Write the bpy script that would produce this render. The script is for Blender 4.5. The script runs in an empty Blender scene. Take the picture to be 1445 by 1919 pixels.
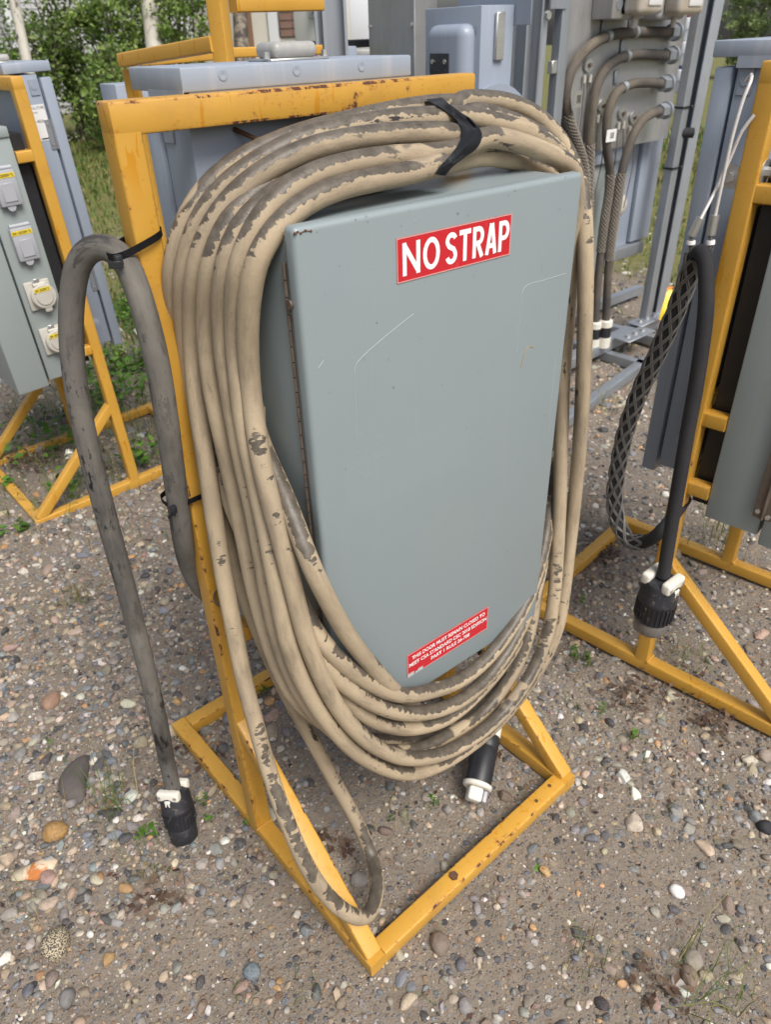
import bpy, bmesh, math, random
import numpy as np
from mathutils import Vector, Matrix, noise as mnoise

S = bpy.context.scene
COL = S.collection
R_ = math.radians
random.seed(7)
rng = np.random.default_rng(7)

# ------------------------------------------------------------------ camera
FPX = 1371.113
CAM = np.array([-0.408503, -0.570591, 1.534993])
CR = np.array([0.74944994, -0.66143221, -0.02883906])
CU = np.array([0.37946175, 0.39344672, 0.83738190])
CF = np.cross(CU, CR)
cd = bpy.data.cameras.new('camera'); cam = bpy.data.objects.new('camera', cd); COL.objects.link(cam)
m = Matrix(((CR[0], CU[0], -CF[0], CAM[0]), (CR[1], CU[1], -CF[1], CAM[1]), (CR[2], CU[2], -CF[2], CAM[2]), (0, 0, 0, 1)))
cam.matrix_world = m
cd.sensor_fit = 'VERTICAL'; cd.sensor_height = 24; cd.lens = FPX / 1919 * 24
cd.clip_start = 0.05; cd.clip_end = 400
cd.dof.use_dof = True; cd.dof.focus_distance = 1.15; cd.dof.aperture_fstop = 5.0
S.camera = cam
# ------------------------------------------------------------------ world, sun, exposure
SUN_EL, SUN_AZ = 54, 188          # azimuth clockwise from +Y
w = bpy.data.worlds.new('World'); S.world = w; w.use_nodes = True
nt = w.node_tree
sky = nt.nodes.new('ShaderNodeTexSky'); sky.sky_type = 'NISHITA'; sky.sun_disc = False
sky.sun_elevation = R_(SUN_EL); sky.sun_rotation = R_(SUN_AZ)
sky.air_density = 1.0; sky.dust_density = 4.0; sky.ozone_density = 1.0
bg = nt.nodes['Background']; bg.inputs['Strength'].default_value = 0.104
hs_ = nt.nodes.new('ShaderNodeHueSaturation'); hs_.inputs['Saturation'].default_value = 0.6      # thin overcast: a paler sky all round
nt.links.new(sky.outputs[0], hs_.inputs['Color']); nt.links.new(hs_.outputs[0], bg.inputs['Color'])
sl = bpy.data.lights.new('sun', 'SUN'); sl.energy = 2.4; sl.angle = R_(30); sl.color = (1, 0.96, 0.9)
so = bpy.data.objects.new('sun', sl); COL.objects.link(so)
az, el = R_(SUN_AZ), R_(SUN_EL)
so.rotation_euler = Vector((math.sin(az) * math.cos(el), math.cos(az) * math.cos(el), math.sin(el))).to_track_quat('Z', 'Y').to_euler()
so.location = (0, 0, 8)
S.view_settings.view_transform = 'Standard'; S.view_settings.look = 'None'
S.view_settings.exposure = 0.52; S.view_settings.gamma = 1.0; S.view_settings.use_curve_mapping = False

# ------------------------------------------------------------------ surveying: picture point -> point on a known plane
def ray(x, y):
    return CF + CR * (x - 722.5) / FPX - CU * (y - 959.5) / FPX
def at(x, y, Y):
    d = ray(x, y); return CAM + d * (Y - CAM[1]) / d[1]
def atx(x, y, X):
    d = ray(x, y); return CAM + d * (X - CAM[0]) / d[0]
def atz(x, y, z):
    d = ray(x, y); return CAM + d * (z - CAM[2]) / d[2]
def atd(x, y, D):
    return CAM + ray(x, y) * D
def project(P):
    d = np.asarray(P, float) - CAM
    z = d @ CF
    return 722.5 + FPX * (d @ CR) / z, 959.5 - FPX * (d @ CU) / z, z

# ------------------------------------------------------------------ object helpers
def link(o, parent=None):
    COL.objects.link(o)
    if parent is not None: o.parent = parent
    return o
def tag(o, label=None, cat=None, group=None, kind=None):
    if label: o['label'] = label
    if cat: o['category'] = cat
    if group: o['group'] = group
    if kind: o['kind'] = kind
    return o
def thing(name, label, cat, loc=(0, 0, 0), rz=0, group=None):
    o = bpy.data.objects.new(name, None); o.empty_display_size = 0.1
    o.location = loc; o.rotation_euler = (0, 0, rz)
    return tag(link(o), label, cat, group)
def smooth(me, ang=40):
    me.polygons.foreach_set('use_smooth', [True] * len(me.polygons))
    try: me.set_sharp_from_angle(angle=R_(ang))
    except Exception: pass
def from_bm(name, bm, mats, parent=None, sm=True):
    me = bpy.data.meshes.new(name); bm.to_mesh(me); bm.free()
    for mt in (mats if isinstance(mats, (list, tuple)) else [mats]): me.materials.append(mt)
    if sm: smooth(me)
    return link(bpy.data.objects.new(name, me), parent)
def from_np(name, v, f, mats, parent=None, sm=True, mi=None, ang=180):
    me = bpy.data.meshes.new(name); f = np.asarray(f, np.int32); v = np.asarray(v, np.float32)
    k = f.shape[1]
    me.vertices.add(len(v)); me.vertices.foreach_set('co', v.ravel())
    me.loops.add(f.size); me.loops.foreach_set('vertex_index', f.ravel())
    me.polygons.add(len(f)); me.polygons.foreach_set('loop_start', np.arange(0, f.size, k, dtype=np.int32))
    try: me.polygons.foreach_set('loop_total', np.full(len(f), k, np.int32))
    except Exception: pass
    if mi is not None: me.polygons.foreach_set('material_index', np.asarray(mi, np.int32))
    for mt in (mats if isinstance(mats, (list, tuple)) else [mats]): me.materials.append(mt)
    me.update(calc_edges=True)
    if sm: me.polygons.foreach_set('use_smooth', np.ones(len(f), bool))
    return link(bpy.data.objects.new(name, me), parent)
def add_box(bm, c, s, rot=None, bev=0.0, seg=2, mat=0, bevmat=None):
    r = bmesh.ops.create_cube(bm, size=1.0); vs = r['verts']
    bmesh.ops.scale(bm, vec=Vector(s), verts=vs)
    fs = list({f for v in vs for f in v.link_faces})
    for f in fs: f.material_index = mat
    if bev > 0:
        es = list({e for v in vs for e in v.link_edges})
        rr = bmesh.ops.bevel(bm, geom=es, offset=bev, segments=seg, profile=0.5, affect='EDGES', material=-1 if bevmat is None else bevmat)
        vs = list({v for f in rr['faces'] for v in f.verts} | {v for v in vs if v.is_valid})
    M = Matrix.Translation(Vector(c))
    if rot is not None: M = M @ rot
    bmesh.ops.transform(bm, matrix=M, verts=vs)
    return vs
def box(name, lo, hi, mats, parent=None, bev=0.0, seg=2, bevmat=None, mat=0):
    bm = bmesh.new(); lo = np.array(lo, float); hi = np.array(hi, float)
    add_box(bm, (lo + hi) / 2, hi - lo, None, bev, seg, mat, bevmat)
    return from_bm(name, bm, mats, parent)
def frame_of(d, up=(0, 0, 1)):
    z = Vector(d).normalized(); u = Vector(up)
    if abs(z.dot(u)) > 0.98: u = Vector((0, 1, 0))
    x = u.cross(z).normalized(); y = z.cross(x)
    return Matrix((x, y, z)).transposed().to_4x4()
def bar(name, a, b, w, h, mats, parent=None, bev=0.004, up=(0, 0, 1), bevmat=1, ends=False):
    a, b = Vector(a), Vector(b); bm = bmesh.new()
    if ends: add_box(bm, (a + b) / 2, (w, h, (b - a).length), frame_of(b - a, up), bev, 2, 0, bevmat)
    else:
        L = (b - a).length; bmesh.ops.create_cube(bm, size=1.0); bmesh.ops.scale(bm, vec=(w, h, L), verts=bm.verts)
        es = [e for e in bm.edges if abs((e.verts[0].co - e.verts[1].co).z) > L * .9]
        bmesh.ops.bevel(bm, geom=es, offset=bev, segments=3, profile=.5, affect='EDGES', material=-1 if bevmat is None else bevmat)
        bmesh.ops.transform(bm, matrix=Matrix.Translation((a + b) / 2) @ frame_of(b - a, up), verts=bm.verts)
    return from_bm(name, bm, mats, parent)
def add_cyl(bm, a, b, r, r2=None, n=16, mat=0, cap=True):
    a, b = Vector(a), Vector(b)
    rr = bmesh.ops.create_cone(bm, cap_ends=cap, segments=n, radius1=r, radius2=r if r2 is None else r2, depth=(b - a).length)
    for f in {f for v in rr['verts'] for f in v.link_faces}: f.material_index = mat
    bmesh.ops.transform(bm, matrix=Matrix.Translation((a + b) / 2) @ frame_of(b - a), verts=rr['verts'])
    return rr['verts']
def cyl(name, a, b, r, mats, parent=None, r2=None, n=16):
    bm = bmesh.new(); add_cyl(bm, a, b, r, r2, n); return from_bm(name, bm, mats, parent)
def add_lathe(bm, prof, M, n=20, mat=0):
    rings = []
    for (r, z) in prof:
        rings.append([bm.verts.new(M @ Vector((r * math.cos(2 * math.pi * k / n), r * math.sin(2 * math.pi * k / n), z))) for k in range(n)])
    for a, b in zip(rings, rings[1:]):
        for k in range(n):
            f = bm.faces.new((a[k], a[(k + 1) % n], b[(k + 1) % n], b[k])); f.material_index = mat
    f = bm.faces.new(rings[-1]); f.material_index = mat
    f = bm.faces.new(rings[0][::-1]); f.material_index = mat
def lathe(name, prof, a, d, mats, parent=None, n=20):
    bm = bmesh.new(); add_lathe(bm, prof, Matrix.Translation(Vector(a)) @ frame_of(d), n)
    bmesh.ops.recalc_face_normals(bm, faces=bm.faces[:])
    return from_bm(name, bm, mats, parent)
def spline(P, step=0.012):
    P = np.asarray(P, float); Q = np.vstack([2 * P[0] - P[1], P, 2 * P[-1] - P[-2]]); out = []
    for i in range(1, len(Q) - 2):
        p0, p1, p2, p3 = Q[i - 1:i + 3]
        t01 = np.linalg.norm(p1 - p0) ** .5 + 1e-6; t12 = np.linalg.norm(p2 - p1) ** .5 + 1e-6; t23 = np.linalg.norm(p3 - p2) ** .5 + 1e-6
        m1 = (p1 - p0) / t01 - (p2 - p0) / (t01 + t12) + (p2 - p1) / t12
        m2 = (p2 - p1) / t12 - (p3 - p1) / (t12 + t23) + (p3 - p2) / t23
        m1, m2 = m1 * t12, m2 * t12
        n = max(2, int(np.linalg.norm(p2 - p1) / step))
        for t in np.arange(n) / n:
            out.append((2 * t**3 - 3 * t**2 + 1) * p1 + (t**3 - 2 * t**2 + t) * m1 + (-2 * t**3 + 3 * t**2) * p2 + (t**3 - t**2) * m2)
    out.append(P[-1]); return np.array(out)
def relax(P, n=2):
    P = P.copy()
    for _ in range(n): P[1:-1] = P[1:-1] * .5 + (P[:-2] + P[2:]) * .25
    return P
def frames(P):
    T = np.gradient(P, axis=0); T /= np.linalg.norm(T, axis=1)[:, None] + 1e-9
    N = np.zeros_like(P); u = np.array([0, 0, 1.0]) if abs(T[0][2]) < .9 else np.array([0, 1.0, 0])
    n = u - T[0] * (u @ T[0]); N[0] = n / np.linalg.norm(n)
    for i in range(1, len(P)):
        n = N[i - 1] - T[i] * (N[i - 1] @ T[i]); N[i] = n / (np.linalg.norm(n) + 1e-9)
    return T, N, np.cross(T, N)
def tube_np(P, r, k=16, caps=True):
    T, N, B = frames(P); a = np.arange(k) * 2 * math.pi / k
    r = np.broadcast_to(np.asarray(r, float), (len(P),))
    V = P[:, None, :] + r[:, None, None] * (np.cos(a)[None, :, None] * N[:, None, :] + np.sin(a)[None, :, None] * B[:, None, :])
    n = len(P); i = np.arange(n - 1)[:, None] * k; j = np.arange(k)[None, :]; j2 = (j + 1) % k
    F = np.stack([i + j, i + j2, i + k + j2, i + k + j], -1).reshape(-1, 4)
    V = V.reshape(-1, 3)
    if caps:
        V = np.vstack([V, P[0], P[-1]]); c0, c1 = n * k, n * k + 1; jj = np.arange(k); jn = (jj + 1) % k
        F = np.vstack([F, np.stack([np.full(k, c0), jn, jj, np.full(k, c0)], -1)[:0], ])
    return V, F
def tube(name, P, r, mats, parent=None, k=16, uv=True):
    P = np.asarray(P); V, F = tube_np(P, r, k, False)
    o = from_np(name, V, F, mats, parent)
    if uv:
        L = np.concatenate([[0], np.cumsum(np.linalg.norm(np.diff(P, axis=0), axis=1))])
        n = len(P); i = np.arange(n - 1)[:, None]; j = np.arange(k)[None, :]
        z0 = np.zeros((n - 1, k))
        uvs = np.stack([np.stack([L[i] + z0, L[i] + z0, L[i + 1] + z0, L[i + 1] + z0], -1), np.stack([j + z0, j + 1 + z0, j + 1 + z0, j + z0], -1) / k], -1)
        l = o.data.uv_layers.new(name='UVMap'); l.data.foreach_set('uv', uvs.astype(np.float32).ravel())
    return o
def wires(name, paths, r, mats, parent=None, k=5):
    Vs, Fs, b = [], [], 0
    for P in paths:
        V, F = tube_np(np.asarray(P), r, k, False); Vs.append(V); Fs.append(F + b); b += len(V)
    return from_np(name, np.vstack(Vs), np.vstack(Fs), mats, parent)
def text(name, body, o, ux, uy, w, h, mat, parent=None, bold=0.0, th=0.0004):
    """flat lettering that fills the rectangle o + [0,w]*ux + [0,h]*uy"""
    c = bpy.data.curves.new(name, 'FONT'); c.body = body; c.size = 1; c.offset = bold; c.resolution_u = 3; c.extrude = 0.0
    t = bpy.data.objects.new(name, c); COL.objects.link(t); bpy.context.view_layer.update()
    me = bpy.data.meshes.new_from_object(t.evaluated_get(bpy.context.evaluated_depsgraph_get()))
    bpy.data.objects.remove(t); bpy.data.curves.remove(c)
    v = np.empty(len(me.vertices) * 3, np.float32); me.vertices.foreach_get('co', v); v = v.reshape(-1, 3)
    lo, hi = v.min(0), v.max(0); q = (v[:, :2] - lo[:2]) / (hi[:2] - lo[:2])
    ux, uy, o = np.array(ux, float), np.array(uy, float), np.array(o, float); nn = np.cross(ux, uy)
    P = o + q[:, :1] * w * ux + q[:, 1:] * h * uy + nn * th
    me.vertices.foreach_set('co', P.astype(np.float32).ravel()); me.materials.clear(); me.materials.append(mat); me.update()
    me.name = name
    return link(bpy.data.objects.new(name, me), parent)
def plate(name, o, ux, uy, w, h, th, mats, parent=None, bev=0.0):
    """thin slab: corner o, lying along ux,uy, rising th along ux x uy"""
    ux, uy, o = Vector(ux), Vector(uy), Vector(o); n = ux.cross(uy)
    M = Matrix((ux, uy, n)).transposed().to_4x4(); bm = bmesh.new()
    add_box(bm, o + ux * w / 2 + uy * h / 2 + n * th / 2, (w, h, th), M, bev)
    return from_bm(name, bm, mats, parent)

# ------------------------------------------------------------------ node helper
class NT:
    def __init__(s, name, rough=0.5, metal=0.0, spec=0.5):
        s.m = bpy.data.materials.new(name); s.m.use_nodes = True; s.t = s.m.node_tree; s.p = s.t.nodes['Principled BSDF']
        s.set('Roughness', rough); s.set('Metallic', metal)
        if 'Specular IOR Level' in s.p.inputs: s.p.inputs['Specular IOR Level'].default_value = spec
        s._c = None
    def n(s, typ, **k):
        q = s.t.nodes.new(typ)
        for a, b in k.items(): setattr(q, a, b)
        return q
    def inp(s, sock, v):
        if isinstance(v, bpy.types.NodeSocket): s.t.links.new(v, sock)
        elif v is not None:
            if hasattr(sock.default_value, '__len__') and not hasattr(v, '__len__'): v = (v, v, v, 1)[:len(sock.default_value)]
            if hasattr(v, '__len__') and len(v) == 3 and len(sock.default_value) == 4: v = (*v, 1)
            sock.default_value = v
    def set(s, name, v): s.inp(s.p.inputs[name], v); return s
    def coord(s, out='Object'):
        if out == 'Position': return s.n('ShaderNodeNewGeometry').outputs['Position']
        return s.n('ShaderNodeTexCoord').outputs[out]
    def mapv(s, v, scale=(1, 1, 1), loc=(0, 0, 0)):
        q = s.n('ShaderNodeMapping'); s.inp(q.inputs['Vector'], v); q.inputs['Scale'].default_value = scale; q.inputs['Location'].default_value = loc
        return q.outputs[0]
    def noise(s, scale=5, detail=4, vec=None, rough=0.55, dist=0.0, out=0):
        q = s.n('ShaderNodeTexNoise'); q.inputs['Scale'].default_value = scale; q.inputs['Detail'].default_value = detail
        q.inputs['Roughness'].default_value = rough; q.inputs['Distortion'].default_value = dist
        s.inp(q.inputs['Vector'], vec if vec is not None else s.coord()); return q.outputs[out]
    def vor(s, scale=5, vec=None, feature='F1', out='Distance'):
        q = s.n('ShaderNodeTexVoronoi', feature=feature); q.inputs['Scale'].default_value = scale
        s.inp(q.inputs['Vector'], vec if vec is not None else s.coord()); return q.outputs[out]
    def step(s, v, a, b):
        q = s.n('ShaderNodeMapRange', clamp=True, interpolation_type='SMOOTHSTEP'); s.inp(q.inputs[0], v); q.inputs[1].default_value = a; q.inputs[2].default_value = b
        return q.outputs[0]
    def math(s, op, a, b=None, c=None):
        q = s.n('ShaderNodeMath', operation=op); s.inp(q.inputs[0], a); s.inp(q.inputs[1], b)
        if c is not None: s.inp(q.inputs[2], c)
        return q.outputs[0]
    def mix(s, f, a, b):
        q = s.n('ShaderNodeMix', data_type='RGBA'); s.inp(q.inputs[0], f); s.inp(q.inputs[6], a); s.inp(q.inputs[7], b); return q.outputs[2]
    def mul(s, a, b):
        q = s.n('ShaderNodeMix', data_type='RGBA', blend_type='MULTIPLY'); q.inputs[0].default_value = 1; s.inp(q.inputs[6], a); s.inp(q.inputs[7], b); return q.outputs[2]
    def ramp(s, f, stops, interp='LINEAR'):
        q = s.n('ShaderNodeValToRGB'); q.color_ramp.interpolation = interp; e = q.color_ramp.elements
        while len(e) < len(stops): e.new(0.5)
        for x, (p, c) in zip(e, stops): x.position = p; x.color = (*c, 1) if len(c) == 3 else c
        s.inp(q.inputs[0], f); return q.outputs[0]
    def bump(s, h, st=0.3, dist=0.01):
        q = s.n('ShaderNodeBump'); q.inputs['Strength'].default_value = st; q.inputs['Distance'].default_value = dist; s.inp(q.inputs['Height'], h)
        s.t.links.new(q.outputs[0], s.p.inputs['Normal']); return s
    def attr(s, name, typ='GEOMETRY', out='Color'):
        q = s.n('ShaderNodeAttribute', attribute_type=typ); q.attribute_name = name; return q.outputs[out]
def plain(name, col, rough=0.5, metal=0.0, var=0.12, scale=20, bump=0.0, spec=0.5):
    t = NT(name, rough, metal, spec); f = t.noise(scale, 5)
    t.set('Base Color', t.mix(f, tuple(c * (1 - var) for c in col), tuple(min(1, c * (1 + var)) for c in col)))
    if bump: t.bump(t.noise(scale * 6, 4), bump, 0.002)
    return t.m

def yellow(name, rust):
    t = NT(name, 0.42)
    pos = t.coord('Position')
    base = t.mix(t.noise(6, 4, pos), (0.475, 0.245, 0.028), (0.60, 0.338, 0.062))
    wet = t.step(t.noise(1, 3, t.mapv(pos, (60, 60, 9)), 0.5, 0.6), 0.60, 0.64)
    gate = t.step(t.noise(3.2, 2, pos), 0.45, 0.6)
    wetm = t.math('MULTIPLY', wet, gate)
    drops = t.math('MULTIPLY', t.math('SUBTRACT', 1.0, t.step(t.vor(95, pos), 0.20, 0.24)), t.step(t.noise(14, 2, pos), 0.48, 0.56))
    c = t.mix(t.math('MULTIPLY', t.math('MAXIMUM', wetm, t.math('MULTIPLY', drops, .7)), 0.65), base, (0.50, 0.20, 0.004))
    grime = t.step(t.noise(9, 6, pos, 0.65), 0.52, 0.75)
    c = t.mix(t.math('MULTIPLY', grime, 0.35), c, (0.36, 0.19, 0.05))
    big = t.noise(4.5, 2, pos)
    rn = t.math('ADD', t.noise(48, 6, pos, 0.68), t.math('MULTIPLY', t.math('SUBTRACT', big, 0.5), 0.5))
    rm = t.step(rn, rust, rust + 0.035)
    halo = t.step(rn, rust - 0.09, rust)
    c = t.mix(t.math('MULTIPLY', halo, 0.45), c, (0.34, 0.13, 0.03))
    c = t.mix(rm, c, t.mix(t.noise(120, 3, pos), (0.035, 0.014, 0.011), (0.15, 0.05, 0.022)))
    t.set('Base Color', c)
    t.set('Roughness', t.math('ADD', t.math('MULTIPLY', rm, 0.4), t.math('SUBTRACT', 0.40, t.math('MULTIPLY', wetm, 0.25))))
    h = t.math('ADD', t.math('MULTIPLY', t.noise(70, 4, pos), 0.3), t.math('ADD', t.math('MULTIPLY', rm, -0.6), t.math('MULTIPLY', drops, 0.5)))
    t.bump(h, 0.22, 0.004)
    return t.m
YEL = [yellow('yellow_paint', 0.725), yellow('yellow_paint_chipped_edge', 0.585)]
YEL2 = [yellow('yellow_paint_cleaner', 0.735), yellow('yellow_paint_cleaner_edge', 0.66)]

def sheetmetal(name, c1, c2, rough=0.38, streak=0.25, rust=0.0, drops=True, dirt=(0.30, 0.27, 0.22)):
    t = NT(name, rough); pos = t.coord('Position')
    base = t.mix(t.noise(2.5, 4, pos), c1, c2)
    st = t.step(t.noise(1, 4, t.mapv(pos, (35, 35, 2.2)), 0.6), 0.52, 0.72)
    c = t.mix(t.math('MULTIPLY', st, streak), base, dirt)
    sp = t.step(t.noise(160, 3, pos, 0.7), 0.70, 0.76)
    c = t.mix(t.math('MULTIPLY', sp, 0.10), c, tuple(x * .45 for x in c1))
    if rust:
        rm = t.step(t.noise(28, 6, pos, 0.7), 0.70 - rust, 0.74 - rust)
        c = t.mix(rm, c, (0.10, 0.045, 0.025))
    t.set('Base Color', c)
    t.set('Roughness', t.math('ADD', rough - 0.08, t.math('MULTIPLY', t.noise(8, 5, pos), 0.2)))
    h = t.math('MULTIPLY', t.noise(3, 2, pos), 1.0)
    if drops:
        dr = t.math('MULTIPLY', t.math('SUBTRACT', 1.0, t.step(t.vor(75, pos), 0.10, 0.2)), t.step(t.noise(10, 2, pos), 0.60, 0.66))
        h = t.math('ADD', h, t.math('MULTIPLY', dr, 0.25))
    t.bump(h, 0.22, 0.006)
    return t.m
GREY = sheetmetal('grey_green_enamel', (0.215, 0.256, 0.268), (0.243, 0.285, 0.298), 0.36, 0.08)
GREYR = sheetmetal('grey_green_enamel_rusty_rim', (0.285, 0.335, 0.345), (0.32, 0.37, 0.385), 0.4, 0.2, 0.06)
OLIVE = sheetmetal('weathered_grey_enamel', (0.25, 0.285, 0.28), (0.30, 0.34, 0.34), 0.42, 0.25, 0.0)
BLUE = sheetmetal('blue_grey_enamel', (0.255, 0.295, 0.362), (0.295, 0.338, 0.408), 0.36, 0.22, 0.0, dirt=(0.40, 0.41, 0.44))
BLUER = sheetmetal('blue_grey_enamel_worn', (0.255, 0.295, 0.362), (0.33, 0.37, 0.435), 0.4, 0.4, 0.03, dirt=(0.45, 0.44, 0.46))
def metal(name, col, rough, brushed=(3, 3, 160), dirt=0.2):
    t = NT(name, rough, 0.75); pos = t.coord('Position')
    b = t.noise(1, 4, t.mapv(pos, brushed)); c = t.mix(b, tuple(x * .75 for x in col), col)
    d = t.step(t.noise(4, 6, pos, 0.7), 0.5, 0.75)
    c = t.mix(t.math('MULTIPLY', d, dirt), c, (0.25, 0.2, 0.15)); t.set('Base Color', c)
    t.set('Roughness', t.math('ADD', rough - .1, t.math('MULTIPLY', t.noise(14, 5, pos), 0.25))); return t.m
GALV = metal('galvanised_steel', (0.42, 0.45, 0.49), 0.5, (40, 40, 4), 0.2)
ALU = metal('dull_aluminium', (0.50, 0.50, 0.50), 0.5, (60, 60, 3), 0.35)
STEEL = metal('bright_steel', (0.62, 0.62, 0.61), 0.33)
RUSTY = plain('rusty_steel', (0.11, 0.055, 0.032), 0.8, 0.2, 0.5, 120, 0.3)
RUST_DK = plain('weathered_hinge_steel', (0.16, 0.125, 0.10), 0.6, 0.5, 0.5, 60, 0.2)
def cable(name, dry, dry2, wetc, scuff, wet_lo, wet_amt, scuff_thr, gate_lo=0.36, smear=0.55):
    t = NT(name, 0.75, 0, 0.35); uv = t.coord('UV'); pos = t.coord('Position')
    c = t.mix(t.step(t.noise(3.5, 4, pos, 0.6), .35, .65), dry, dry2)
    c = t.mix(t.math('MULTIPLY', t.noise(240, 4, pos, .7), 0.38), c, tuple(x * .5 for x in dry))
    fl = t.step(t.noise(420, 2, pos, .7), .66, .72); c = t.mix(t.math('MULTIPLY', fl, .5), c, tuple(x * .25 for x in dry))
    sm = t.step(t.noise(1, 6, t.mapv(uv, (7, 3.0, 1)), 0.68), 0.44, 0.74)
    c = t.mix(t.math('MULTIPLY', sm, smear), c, tuple(x * .36 for x in dry2))
    gl = t.math('MULTIPLY', t.step(t.noise(2.3, 2, pos), .42, .6), 1)
    sc = t.math('MULTIPLY', t.step(t.noise(1, 7, t.mapv(uv, (15, 4.5, 1), (3, 1, 0)), 0.74), scuff_thr, scuff_thr + 0.03), gl)
    c = t.mix(sc, c, scuff)
    sep = t.n('ShaderNodeSeparateXYZ'); t.inp(sep.inputs[0], t.n('ShaderNodeNewGeometry').outputs['Normal'])
    e1 = t.noise(1, 4, t.mapv(uv, (85, 2.5, 1)), 0.6); e2 = t.noise(16, 4, pos, .6)
    hgt = t.math('ADD', sep.outputs[2], t.math('ADD', t.math('MULTIPLY', t.math('SUBTRACT', e1, .5), 1.0), t.math('MULTIPLY', t.math('SUBTRACT', e2, .5), 1.0)))
    wm = t.math('MULTIPLY', t.step(hgt, wet_lo, wet_lo + 0.04), t.step(t.noise(5.5, 3, pos), gate_lo, gate_lo + 0.02))
    wc = t.mix(t.step(t.noise(45, 5, pos, .7), .35, .7), wetc, tuple(x * 2.1 for x in wetc))
    c = t.mix(t.math('MULTIPLY', wm, wet_amt), c, wc)
    t.set('Base Color', c); t.set('Roughness', t.math('SUBTRACT', 0.82, t.math('ADD', t.math('MULTIPLY', wm, .5), t.math('MULTIPLY', sc, .3))))
    t.bump(t.math('ADD', t.math('MULTIPLY', t.noise(280, 5, pos, .7), 0.5), t.math('ADD', t.math('MULTIPLY', wm, -0.8), t.math('MULTIPLY', t.noise(45, 3, pos), .6))), 0.45, 0.003)
    return t.m
MUD = cable('dried_mud_on_cable', (0.475, 0.378, 0.255), (0.345, 0.276, 0.193), (0.056, 0.048, 0.039), (0.028, 0.026, 0.026), 0.42, 0.92, 0.585, .40, .62)
DUSTY = cable('dusty_grey_rubber', (0.205, 0.19, 0.165), (0.115, 0.107, 0.098), (0.07, 0.065, 0.06), (0.010, 0.010, 0.011), 1.05, 0.8, 0.55, 0.5, .75)
RUBBER = cable('black_rubber', (0.022, 0.022, 0.025), (0.035, 0.034, 0.036), (0.015, 0.015, 0.017), (0.075, 0.07, 0.07), 1.3, 0.5, 0.72)
RACKC = cable('dusty_rack_cable', (0.16, 0.135, 0.105), (0.075, 0.07, 0.068), (0.05, 0.045, 0.04), (0.02, 0.02, 0.02), 2, 0.5, 0.72)
BLACK = plain('black_plastic', (0.016, 0.017, 0.02), 0.45, 0, 0.4, 60, 0.2)
BLACKD = NT('dusty_black_plastic', 0.5); _p = BLACKD.coord('Position')
BLACKD.set('Base Color', BLACKD.mix(BLACKD.step(BLACKD.noise(60, 6, _p, 0.75), 0.55, 0.8), (0.018, 0.019, 0.024), (0.26, 0.22, 0.17))); BLACKD = BLACKD.m
TAPE = NT('black_vinyl_tape', 0.32); _p = TAPE.coord('Position')
TAPE.set('Base Color', TAPE.mix(TAPE.step(TAPE.noise(40, 5, _p, 0.6), 0.55, 0.68), (0.022, 0.023, 0.028), (0.085, 0.085, 0.09))); TAPE.bump(TAPE.noise(45, 3, _p), 0.4, 0.004); TAPE = TAPE.m
WHITE = plain('dirty_white_nylon', (0.68, 0.65, 0.57), 0.4, 0, 0.12, 30)
WHITEP = plain('white_paint', (0.74, 0.76, 0.79), 0.4, 0, 0.05, 5)
CREAMW = plain('off_white_polyester', (0.66, 0.66, 0.60), 0.4, 0, 0.08, 8)
VENTPL = plain('dusty_grey_vent_plastic', (0.33, 0.325, 0.31), 0.4, 0, 0.25, 60)
GREYPL = plain('grey_plastic_cover', (0.36, 0.37, 0.40), 0.45, 0, 0.06, 30)
BEIGEPL = plain('aged_beige_plastic', (0.47, 0.45, 0.40), 0.45, 0, 0.1, 25)
VINYLR = NT('red_vinyl', 0.3); _p = VINYLR.coord('Position')
_s = VINYLR.step(VINYLR.noise(1, 4, VINYLR.mapv(_p, (30, 30, 14)), 0.7, 1.5), 0.62, 0.7)
VINYLR.set('Base Color', VINYLR.mix(VINYLR.math('MULTIPLY', _s, .35), (0.50, 0.018, 0.028), (0.60, 0.12, 0.12))); VINYLR.bump(VINYLR.noise(40, 3, _p), .15, .003); VINYLR = VINYLR.m
VINYLW = plain('white_vinyl', (0.82, 0.80, 0.80), 0.35, 0, 0.03, 30)
VINYLY = plain('yellow_label', (0.72, 0.55, 0.035), 0.45, 0, 0.05, 30)
INK = plain('black_ink', (0.03, 0.03, 0.03), 0.5, 0, 0.1, 30)
PAPER = plain('white_label_paper', (0.70, 0.70, 0.69), 0.5, 0, 0.05, 30)
GLASSY = NT('smoky_clear_plastic', 0.15); GLASSY.set('Base Color', (0.30, 0.28, 0.26)); GLASSY.set('Transmission Weight', 0.55); GLASSY = GLASSY.m
DUSTGLASS = NT('dusty_polycarbonate', 0.35); _p = DUSTGLASS.coord('Position')
DUSTGLASS.set('Base Color', DUSTGLASS.mix(DUSTGLASS.step(DUSTGLASS.noise(9, 4, _p), .4, .65), (0.52, 0.45, 0.36), (0.66, 0.65, 0.62))); DUSTGLASS.set('Transmission Weight', 0.25); DUSTGLASS = DUSTGLASS.m
WINDOWD = plain('dark_window_plastic', (0.03, 0.032, 0.04), 0.15, 0, 0.4, 12)
GREEN = plain('green_plastic', (0.01, 0.14, 0.10), 0.4)
SCRATCH = plain('scratch_in_paint', (0.42, 0.46, 0.46), 0.5)
ORANGE = plain('orange_flagging_tape', (0.75, 0.22, 0.03), 0.4)
RIBY = plain('yellow_flagging_tape', (0.75, 0.55, 0.03), 0.4)

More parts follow.
